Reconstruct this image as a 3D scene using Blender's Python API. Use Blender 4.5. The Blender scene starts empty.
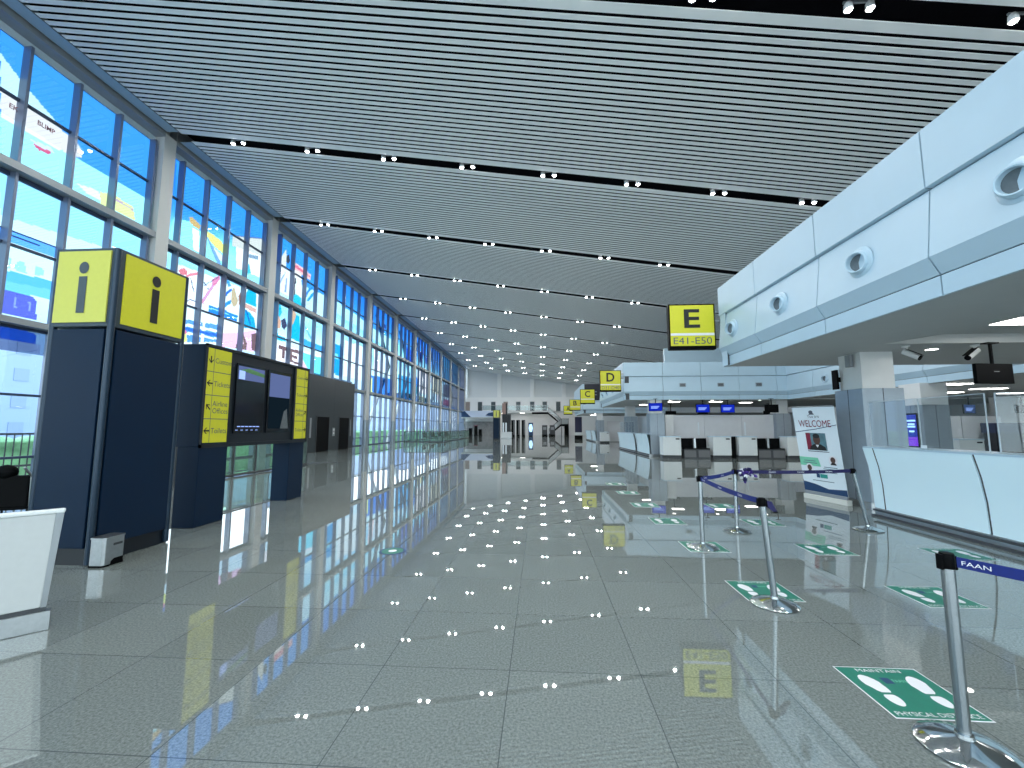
import bpy, bmesh, math, random
from mathutils import Vector, Matrix
random.seed(4)
SC = bpy.context.scene
COL = SC.collection
PI = math.pi

# ------------------------------------------------------------------ materials
def lin(c):
    return tuple(((v/255.0)/12.92 if v/255.0 <= .04045 else ((v/255.0+.055)/1.055)**2.4) for v in c)
MATS = {}
def mat(name, rgb, rough=.5, metal=0.0, spec=.5, noise=0.0, nscale=20.0, coat=0.0):
    """principled surface with a faint procedural mottling of its base colour"""
    if name in MATS: return MATS[name]
    m = bpy.data.materials.new(name); m.use_nodes = True
    nt = m.node_tree; b = nt.nodes['Principled BSDF']
    c = lin(rgb)
    b.inputs['Base Color'].default_value = (*c, 1)
    b.inputs['Roughness'].default_value = rough
    b.inputs['Metallic'].default_value = metal
    b.inputs['Specular IOR Level'].default_value = spec
    b.inputs['Coat Weight'].default_value = coat
    if noise > 0:
        tc = nt.nodes.new('ShaderNodeTexCoord')
        n = nt.nodes.new('ShaderNodeTexNoise'); n.inputs['Scale'].default_value = nscale
        n.inputs['Detail'].default_value = 3
        r = nt.nodes.new('ShaderNodeValToRGB')
        r.color_ramp.elements[0].position = .3; r.color_ramp.elements[1].position = .7
        r.color_ramp.elements[0].color = (*[v*(1-noise) for v in c], 1)
        r.color_ramp.elements[1].color = (*[min(1, v*(1+noise)) for v in c], 1)
        nt.links.new(tc.outputs['Object'], n.inputs['Vector'])
        nt.links.new(n.outputs['Fac'], r.inputs['Fac'])
        nt.links.new(r.outputs['Color'], b.inputs['Base Color'])
    MATS[name] = m
    return m
def emis(name, rgb, s):
    if name in MATS: return MATS[name]
    m = bpy.data.materials.new(name); m.use_nodes = True
    nt = m.node_tree; nt.nodes.clear()
    o = nt.nodes.new('ShaderNodeOutputMaterial'); e = nt.nodes.new('ShaderNodeEmission')
    e.inputs['Color'].default_value = (*lin(rgb), 1); e.inputs['Strength'].default_value = s
    nt.links.new(e.outputs[0], o.inputs[0]); MATS[name] = m
    return m
def clear(name, tint=(255, 255, 255), gloss=.06, rough=.02, haze=0.0):
    """thin clear sheet: mostly lets light straight through, with a weak mirror"""
    if name in MATS: return MATS[name]
    m = bpy.data.materials.new(name); m.use_nodes = True
    nt = m.node_tree; nt.nodes.clear()
    o = nt.nodes.new('ShaderNodeOutputMaterial'); mx = nt.nodes.new('ShaderNodeMixShader')
    t = nt.nodes.new('ShaderNodeBsdfTransparent'); g = nt.nodes.new('ShaderNodeBsdfGlossy')
    t.inputs['Color'].default_value = (*lin(tint), 1); g.inputs['Roughness'].default_value = rough
    mx.inputs[0].default_value = gloss
    nt.links.new(t.outputs[0], mx.inputs[1]); nt.links.new(g.outputs[0], mx.inputs[2])
    last = mx
    if haze > 0:
        d = nt.nodes.new('ShaderNodeBsdfDiffuse'); d.inputs['Color'].default_value = (.75, .8, .8, 1)
        m2 = nt.nodes.new('ShaderNodeMixShader'); m2.inputs[0].default_value = haze
        nt.links.new(mx.outputs[0], m2.inputs[1]); nt.links.new(d.outputs[0], m2.inputs[2]); last = m2
    nt.links.new(last.outputs[0], o.inputs[0]); MATS[name] = m
    return m

def floor_material():
    m = bpy.data.materials.new('polished_granite'); m.use_nodes = True
    nt = m.node_tree; b = nt.nodes['Principled BSDF']; L = nt.links
    tc = nt.nodes.new('ShaderNodeTexCoord'); sep = nt.nodes.new('ShaderNodeSeparateXYZ')
    L.new(tc.outputs['Object'], sep.inputs[0])
    def mth(op, a, bb=None):
        n = nt.nodes.new('ShaderNodeMath'); n.operation = op
        for i, v in enumerate((a, bb)):
            if v is None: continue
            if isinstance(v, (int, float)): n.inputs[i].default_value = v
            else: L.new(v, n.inputs[i])
        return n.outputs[0]
    T = .81
    def joint(coord, off):
        f = mth('FRACT', mth('DIVIDE', mth('ADD', coord, off), T))
        return mth('LESS_THAN', mth('ABSOLUTE', mth('SUBTRACT', f, .5)), .0036)
    jx = joint(sep.outputs['X'], .2 + T/2 + 81); jy = joint(sep.outputs['Y'], -2.02 + T/2 + 81)
    j = mth('MAXIMUM', jx, jy)
    fx = mth('FLOOR', mth('DIVIDE', mth('ADD', sep.outputs['X'], .2 + 81), T))
    fy = mth('FLOOR', mth('DIVIDE', mth('ADD', sep.outputs['Y'], -2.02 + 81), T))
    cb = nt.nodes.new('ShaderNodeCombineXYZ'); L.new(fx, cb.inputs[0]); L.new(fy, cb.inputs[1])
    wn = nt.nodes.new('ShaderNodeTexWhiteNoise'); L.new(cb.outputs[0], wn.inputs['Vector'])
    n = nt.nodes.new('ShaderNodeTexNoise'); n.inputs['Scale'].default_value = 70; n.inputs['Detail'].default_value = 6
    n.inputs['Roughness'].default_value = .75
    L.new(tc.outputs['Object'], n.inputs['Vector'])
    r = nt.nodes.new('ShaderNodeValToRGB')
    r.color_ramp.elements[0].position = .34; r.color_ramp.elements[1].position = .66
    r.color_ramp.elements[0].color = (*lin((94, 100, 98)), 1)
    r.color_ramp.elements[1].color = (*lin((144, 152, 149)), 1)
    L.new(n.outputs['Fac'], r.inputs['Fac'])
    hv = nt.nodes.new('ShaderNodeHueSaturation')
    L.new(r.outputs['Color'], hv.inputs['Color'])
    L.new(mth('ADD', mth('MULTIPLY', wn.outputs['Value'], .12), .94), hv.inputs['Value'])
    mx = nt.nodes.new('ShaderNodeMix'); mx.data_type = 'RGBA'
    L.new(j, mx.inputs['Factor']); L.new(hv.outputs['Color'], mx.inputs['A'])
    mx.inputs['B'].default_value = (*lin((84, 92, 92)), 1)
    L.new(mx.outputs['Result'], b.inputs['Base Color'])
    L.new(mth('ADD', mth('MULTIPLY', n.outputs['Fac'], .012), .006), b.inputs['Roughness'])
    b.inputs['IOR'].default_value = FLOOR_IOR
    bp = nt.nodes.new('ShaderNodeBump'); bp.inputs['Strength'].default_value = .003; bp.inputs['Distance'].default_value = .01
    n2 = nt.nodes.new('ShaderNodeTexNoise'); n2.inputs['Scale'].default_value = 3.0
    L.new(tc.outputs['Object'], n2.inputs['Vector']); L.new(n2.outputs['Fac'], bp.inputs['Height'])
    L.new(bp.outputs['Normal'], b.inputs['Normal'])
    return m

# ------------------------------------------------------------------ mesh builder
class MB:
    def __init__(s): s.v = []; s.f = []; s.m = []
    def add(s, vs, fs, mi=0):
        o = len(s.v); s.v += [tuple(p) for p in vs]
        for f in fs: s.f.append([i+o for i in f]); s.m.append(mi)
        return s
    def box(s, x0, y0, z0, x1, y1, z1, mi=0):
        return s.add([(x0,y0,z0),(x1,y0,z0),(x1,y1,z0),(x0,y1,z0),(x0,y0,z1),(x1,y0,z1),(x1,y1,z1),(x0,y1,z1)],
                     [(0,3,2,1),(4,5,6,7),(0,1,5,4),(1,2,6,5),(2,3,7,6),(3,0,4,7)], mi)
    def quad(s, a, b, c, d, mi=0): return s.add([a,b,c,d], [(0,1,2,3)], mi)
    def prism(s, poly, axis, a0, a1, mi=0):
        """poly in the two remaining axes (in xyz order), extruded along axis"""
        n = len(poly)
        def P(u, w, a): return (a,u,w) if axis=='x' else ((u,a,w) if axis=='y' else (u,w,a))
        vs = [P(u,w,a0) for u,w in poly] + [P(u,w,a1) for u,w in poly]
        fs = [tuple(range(n-1,-1,-1)), tuple(range(n,2*n))] + [(i,(i+1)%n,n+(i+1)%n,n+i) for i in range(n)]
        return s.add(vs, fs, mi)
    def ring(s, c, d, r, n):
        d = Vector(d).normalized(); a = Vector((0,0,1)) if abs(d.z) < .9 else Vector((1,0,0))
        u = d.cross(a).normalized(); w = d.cross(u)
        return [tuple(Vector(c) + u*(r*math.cos(2*PI*i/n)) + w*(r*math.sin(2*PI*i/n))) for i in range(n)]
    def tube(s, p0, p1, r, n=12, mi=0, r1=None):
        d = Vector(p1) - Vector(p0); r1 = r if r1 is None else r1
        vs = s.ring(p0, d, r, n) + s.ring(p1, d, r1, n)
        fs = [tuple(range(n-1,-1,-1)), tuple(range(n,2*n))] + [(i,(i+1)%n,n+(i+1)%n,n+i) for i in range(n)]
        return s.add(vs, fs, mi)
    def path(s, pts, r, n=8, mi=0):
        for a, b in zip(pts, pts[1:]): s.tube(a, b, r, n, mi)
        return s
    def lathe(s, prof, n=24, c=(0,0,0), d=None, mi=0, closed=True):
        """prof: (radius, height) pairs round z (or round direction d)"""
        R = Matrix.Identity(3) if d is None else Vector((0,0,1)).rotation_difference(Vector(d)).to_matrix()
        vs = []; fs = []
        for r, z in prof:
            for i in range(n):
                p = R @ Vector((r*math.cos(2*PI*i/n), r*math.sin(2*PI*i/n), z)); vs.append(tuple(p+Vector(c)))
        k = len(prof)
        for j in range(k-1):
            for i in range(n): fs.append((j*n+i, j*n+(i+1)%n, (j+1)*n+(i+1)%n, (j+1)*n+i))
        if closed:
            if prof[0][0] > 1e-5: fs.append(tuple(range(n-1,-1,-1)))
            if prof[-1][0] > 1e-5: fs.append(tuple(range((k-1)*n, k*n)))
        return s.add(vs, fs, mi)
    def blob(s, c, rx, ry, rz, n=10, k=6, mi=0):
        prof = [(max(1e-4, math.sin(PI*j/k)), -math.cos(PI*j/k)) for j in range(k+1)]
        o = MB().lathe(prof, n)
        return s.add([(c[0]+p[0]*rx, c[1]+p[1]*ry, c[2]+p[2]*rz) for p in o.v], o.f, mi)
    def build(s, name, mats, parent=None, smooth=False, bevel=0.0, recalc=True):
        me = bpy.data.meshes.new(name); me.from_pydata(s.v, [], s.f)
        ms = mats if isinstance(mats, (list, tuple)) else [mats]
        for m in ms: me.materials.append(m)
        if len(ms) > 1: me.polygons.foreach_set('material_index', s.m)
        if recalc:
            bm = bmesh.new(); bm.from_mesh(me); bmesh.ops.recalc_face_normals(bm, faces=bm.faces); bm.to_mesh(me); bm.free()
        if smooth:
            me.polygons.foreach_set('use_smooth', [True]*len(me.polygons))
            try: me.set_sharp_from_angle(angle=math.radians(40))
            except Exception: pass
        me.update()
        o = bpy.data.objects.new(name, me); COL.objects.link(o)
        if parent is not None: o.parent = parent
        if bevel > 0:
            b = o.modifiers.new('bevel', 'BEVEL'); b.width = bevel; b.segments = 2; b.limit_method = 'ANGLE'
        return o

def thing(name, label, cat, loc=(0,0,0), rz=0.0, group=None):
    o = bpy.data.objects.new(name, None); COL.objects.link(o)
    o.empty_display_size = .1
    o.location = loc; o.rotation_euler = (0, 0, rz)
    return tag(o, label, cat, group)
def tag(o, label=None, cat=None, group=None, kind=None):
    if label: o['label'] = label
    if cat: o['category'] = cat
    if group: o['group'] = group
    if kind: o['kind'] = kind
    return o
def struct(o, label=None, cat=None):
    o['kind'] = 'structure'
    return tag(o, label, cat)
def dup(root, loc=None, label=None, rz=None, group=None):
    def cp(o, par):
        c = o.copy(); COL.objects.link(c)
        if par is not None: c.parent = par
        for ch in [x for x in ALLKIDS.get(o.name, [])]: cp(ch, c)
        return c
    kids()
    r = cp(root, None)
    if loc is not None: r.location = loc
    if rz is not None: r.rotation_euler = (0, 0, rz)
    if label: r['label'] = label
    if group: r['group'] = group
    return r
ALLKIDS = {}
def kids():
    ALLKIDS.clear()
    for o in COL.objects:
        if o.parent is not None: ALLKIDS.setdefault(o.parent.name, []).append(o)

FONTC = {}
def text(s, width, height, m, parent, loc, rot, name='lettering', depth=.002, align='CENTER', bold=0.0):
    """lettering as a thin mesh, fitted to width x height (None = free), at loc with euler rot"""
    key = (s, bold)
    if key not in FONTC:
        cu = bpy.data.curves.new('lettering', 'FONT'); cu.body = s; cu.align_x = 'LEFT'; cu.size = 1
        cu.extrude = .0; cu.offset = bold; cu.resolution_u = 3; cu.space_line = .95
        o = bpy.data.objects.new('lettering_source', cu); COL.objects.link(o)
        dg = bpy.context.evaluated_depsgraph_get(); dg.update()
        me = bpy.data.meshes.new_from_object(o.evaluated_get(dg))
        COL.objects.unlink(o); bpy.data.objects.remove(o); bpy.data.curves.remove(cu)
        xs = [v.co.x for v in me.vertices]; ys = [v.co.y for v in me.vertices]
        FONTC[key] = ([tuple(v.co) for v in me.vertices], [tuple(p.vertices) for p in me.polygons], min(xs), max(xs), min(ys), max(ys))
        bpy.data.meshes.remove(me)
    vs, fs, x0, x1, y0, y1 = FONTC[key]
    sx = width/(x1-x0) if width else None; sy = height/(y1-y0) if height else None
    sx = sx or sy; sy = sy or sx
    cx = (x0+x1)/2 if align == 'CENTER' else x0
    b = MB(); b.add([((x-cx)*sx, (y-(y0+y1)/2)*sy, 0) for x, y, z in vs], fs)
    o = b.build(name, m, parent, recalc=False)
    o.location = loc; o.rotation_euler = rot
    return o
FACE_MY = (PI/2, 0, 0)            # lettering read from -Y
FACE_PX = (PI/2, 0, PI/2)         # lettering read from +X
FACE_MX = (PI/2, 0, -PI/2)        # lettering read from -X
SKY = 3.3
EXPO = 0.3
LAMP = 62.0
FLOOR_IOR = 2.3
ORD = ['first','second','third','fourth','fifth','sixth','seventh','eighth','ninth','tenth','eleventh','twelfth','thirteenth']
# ------------------------------------------------------------------ palette
white_panel = mat('white_panel', (182, 207, 222), .32, spec=.5, noise=.02, nscale=2)
counter_front = mat('counter_front', (222, 246, 255), .3, noise=.01, nscale=2)  # lighter copy of the panel colour, offsetting shade under the canopy
white_paint = mat('white_paint', (222, 224, 224), .55, noise=.02, nscale=4)
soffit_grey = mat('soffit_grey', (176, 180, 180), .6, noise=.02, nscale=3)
slat_white = mat('slat_white', (246, 250, 250), .42, noise=.02, nscale=2)
void_black = mat('void_black', (14, 14, 20), .9, spec=.1, noise=.2)
alu_grey = mat('alu_grey', (150, 156, 160), .38, metal=.35, noise=.03, nscale=8)
col_grey = mat('column_grey', (198, 200, 198), .45, noise=.02)
clad_grey = mat('clad_grey', (150, 162, 172), .35, metal=.3, noise=.04, nscale=6)
mullion_grey = mat('mullion_grey', (112, 124, 146), .35, metal=.3, noise=.03)
navy = mat('navy_panel', (3, 30, 54), .5, spec=.2, noise=.04, nscale=3)
navy_dark = mat('navy_dark', (8, 18, 28), .4, noise=.05)
yellow = mat('yellow_sign', (212, 208, 40), .4, noise=.02)
yellow_lit = None
black = mat('black_plastic', (6, 7, 9), .45, spec=.06, noise=.1)
blackgloss = mat('black_gloss', (8, 9, 12), .12, noise=.1)
ink = mat('black_ink', (22, 24, 26), .6, noise=.05)
inkgrey = mat('grey_ink', (84, 92, 104), .6, noise=.05)
chrome = mat('chrome', (196, 200, 202), .1, metal=1.0, noise=.02)
pole_steel = mat('pole_steel', (158, 163, 166), .2, metal=1.0, noise=.03)
steel = mat('brushed_steel', (176, 180, 182), .28, metal=.9, noise=.06, nscale=30)
beltblue = mat('belt_blue', (6, 32, 112), .7, noise=.08, nscale=60)
beltnavy = mat('belt_navy', (24, 22, 78), .7, noise=.1, nscale=60)
white_ink = mat('white_ink', (238, 240, 242), .5, noise=.01)
green = mat('sticker_green', (18, 116, 96), .45, noise=.04)
stickwhite = mat('sticker_white', (232, 230, 234), .45, noise=.01)
granite_dark = mat('lift_stone', (48, 55, 59), .3, noise=.12, nscale=9)
paper = mat('paper_white', (226, 236, 242), .6, noise=.01)
maroon = mat('maroon', (130, 24, 56), .5, noise=.05)
skin = mat('printed_skin', (84, 58, 50), .6, noise=.1)
tealm = mat('teal_print', (44, 150, 140), .5, noise=.05)
mint = mat('mint_print', (124, 206, 172), .5, noise=.05)
navyprint = mat('navy_print', (24, 62, 104), .5, noise=.05)
deskwhite = mat('desk_white', (216, 222, 222), .35, noise=.02)
darkgrey = mat('dark_grey', (62, 66, 70), .5, noise=.08)
midgrey = mat('mid_grey', (138, 142, 146), .45, noise=.04)
panelgrey = mat('panel_grey', (214, 217, 221), .3, noise=.03, nscale=2)
glass = clear('window_glass', (246, 252, 252), .07)
acrylic = clear('acrylic', (242, 246, 248), .07, haze=.03)
railglass = clear('rail_glass', (214, 236, 226), .08, haze=.06)
plainglass = clear('plain_glass', (232, 240, 240), .05)
lamp_white = emis('lamp_white', (255, 252, 246), 14.0)
lamp_spot = emis('lamp_spot', (255, 255, 255), 30.0)
screen_blue = emis('screen_blue', (18, 40, 170), 1.0)
screen_text = emis('screen_text', (150, 180, 250), 1.2)
screen_sky = emis('screen_sky', (120, 140, 200), .5)
screen_dark = emis('screen_dark', (24, 40, 52), .5)
screen_glow = emis('screen_glow', (170, 215, 255), 1.6)
screen_purple = emis('screen_purple', (110, 50, 200), 1.4)

XW = -14.7           # inner face of the glazed wall's columns
XG = -15.1           # glass plane
BAY = 6.8
COLY = [15.0 + BAY*k for k in range(-4, 11)]     # column centres
YB, YF = -14.0, 84.0
XR = 27.0
def zc(x): return 10.94 - .1515*x

# ------------------------------------------------------------------ floor, ceiling, walls
b = MB(); b.add([(-15.4,YB,0),(XR,YB,0),(XR,YF+.5,0),(-15.4,YF+.5,0)], [(0,1,2,3)])
struct(b.build('floor', floor_material(), recalc=False), 'polished grey granite tile floor of the terminal hall', 'floor')

b = MB(); b.add([(-15.5,YB,zc(-15.5)+.55),(XR,YB,zc(XR)+.55),(XR,YF+.5,zc(XR)+.55),(-15.5,YF+.5,zc(-15.5)+.55)], [(0,3,2,1)])
struct(b.build('ceiling_void', void_black, recalc=False), 'black void above the slatted ceiling', 'ceiling')

# slats: solid strips of white metal with open gaps, broken by one wide dark slot per bay
b = MB()
SLOT = .46; PITCH = .2205
def slat(y0, y1, x0=-14.05, x1=XR):
    z0, z1 = zc(x0), zc(x1); t = .012
    b.add([(x0,y0,z0),(x1,y0,z1),(x1,y1,z1),(x0,y1,z0),(x0,y0,z0+t),(x1,y0,z1+t),(x1,y1,z1+t),(x0,y1,z0+t)],
          [(0,3,2,1),(4,5,6,7),(0,1,5,4),(1,2,6,5),(2,3,7,6),(3,0,4,7)])
SLOTY = [15.0 + BAY*k for k in range(-4, 11)]
for i, ys in enumerate(SLOTY):
    lo = ys + SLOT/2; hi = ys + BAY - SLOT/2
    if i == len(SLOTY)-1: hi = YF
    slat(lo, lo+.24); y = lo + .24 + .085
    while y + .17 < hi - .28:
        slat(y, y+.135); y += PITCH
    slat(y, hi)
cl = struct(b.build('ceiling', slat_white, recalc=False), 'sloping white slatted metal ceiling with dark light slots', 'ceiling')
# closing strip between slats and glazed wall
b = MB()
for i in range(len(COLY)-1):
    y0, y1 = COLY[i]+.3, COLY[i+1]-.3
    z = zc(-14.25)
    b.add([(-14.6,y0,z+.02),(-14.12,y0,zc(-14.1)+.02),(-14.12,y1,zc(-14.1)+.02),(-14.6,y1,z+.02)], [(0,3,2,1)])
struct(b.build('trim_1', mat('trim_blue', (150,176,196), .5, noise=.03), recalc=False), 'pale strip closing the ceiling along the window wall', 'trim')

# glazed wall: columns, beams, windows bay by bay
WALLZ = 13.12
for i, y in enumerate(COLY):
    o = thing('column', 'pale window-wall column, ' + (ORD[i-3]+' from the info pillar end' if i >= 3 else 'behind the viewpoint'), 'column', (XW-.2, y, 0))
    o['kind'] = 'structure'
    MB().box(-.22, -.27, 2.15, .2, .27, WALLZ).box(-.22,-.27,WALLZ,-.12,.27,14.3).build('shaft', col_grey, o)  # thin upper piece is hidden, added to close the sky leak
    MB().box(-.22, -.285, 0, .215, .285, 2.15).build('cladding', clad_grey, o)
def wallbeams(y0, y1):
    m = MB()
    m.box(XG-.05, y0, 12.95, XW+.02, y1, 14.3)              # eaves beam, extended up unseen to keep sky light out
    m.box(XG-.1, y0, 8.80, XW-.02, y1, 9.02)                # main transom
    m.box(XG-.1, y0, 4.44, XW-.06, y1, 4.62)                # lower transom
    return m
MURAL_HERE = None
WIN = mat('window_head', (196, 214, 226), .45, noise=.02)
for i in range(len(COLY)-1):
    y0, y1 = COLY[i]+.27, COLY[i+1]-.27
    o = thing('window_%d' % (i+1), 'tall glazed bay of the window wall, bay number %d' % (i+1), 'window', (XG, COLY[i], 0))
    o['kind'] = 'structure'
    m = wallbeams(y0, y1); m.v = [(x-XG, y-COLY[i], z) for x, y, z in m.v]
    m.build('beam', alu_grey, o)
    m = MB().box(-.06, y0-COLY[i], 12.72, .0, y1-COLY[i], 12.95)
    m.build('head_panel', WIN, o)
    m = MB()
    for k in range(5):
        yy = .95 + 1.36*k
        for za, zb in ((.08, 4.44), (4.62, 8.80), (9.02, 12.72)):
            m.box(-.03, yy-.04, za, .22, yy+.04, zb)
    m.build('mullion', mullion_grey, o)
    m = MB()
    for z in (.04, .66, 2.46, 6.73, 11.0):
        m.box(-.03, y0-COLY[i], z-.035, .07, y1-COLY[i], z+.035)
    m.box(-.05, y0-COLY[i], 8.68, .05, y1-COLY[i], 8.80); m.box(-.05, y0-COLY[i], 4.36, .05, y1-COLY[i], 4.44)
    m.build('transom', mat('transom_dark', (48, 62, 88), .4, noise=.05), o)
    m = MB(); m.quad((-.01, y0-COLY[i]-.1, 0), (-.01, y1-COLY[i]+.1, 0), (-.01, y1-COLY[i]+.1, 12.8), (-.01, y0-COLY[i]-.1, 12.8))
    m.build('pane', glass, o, recalc=False)

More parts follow.
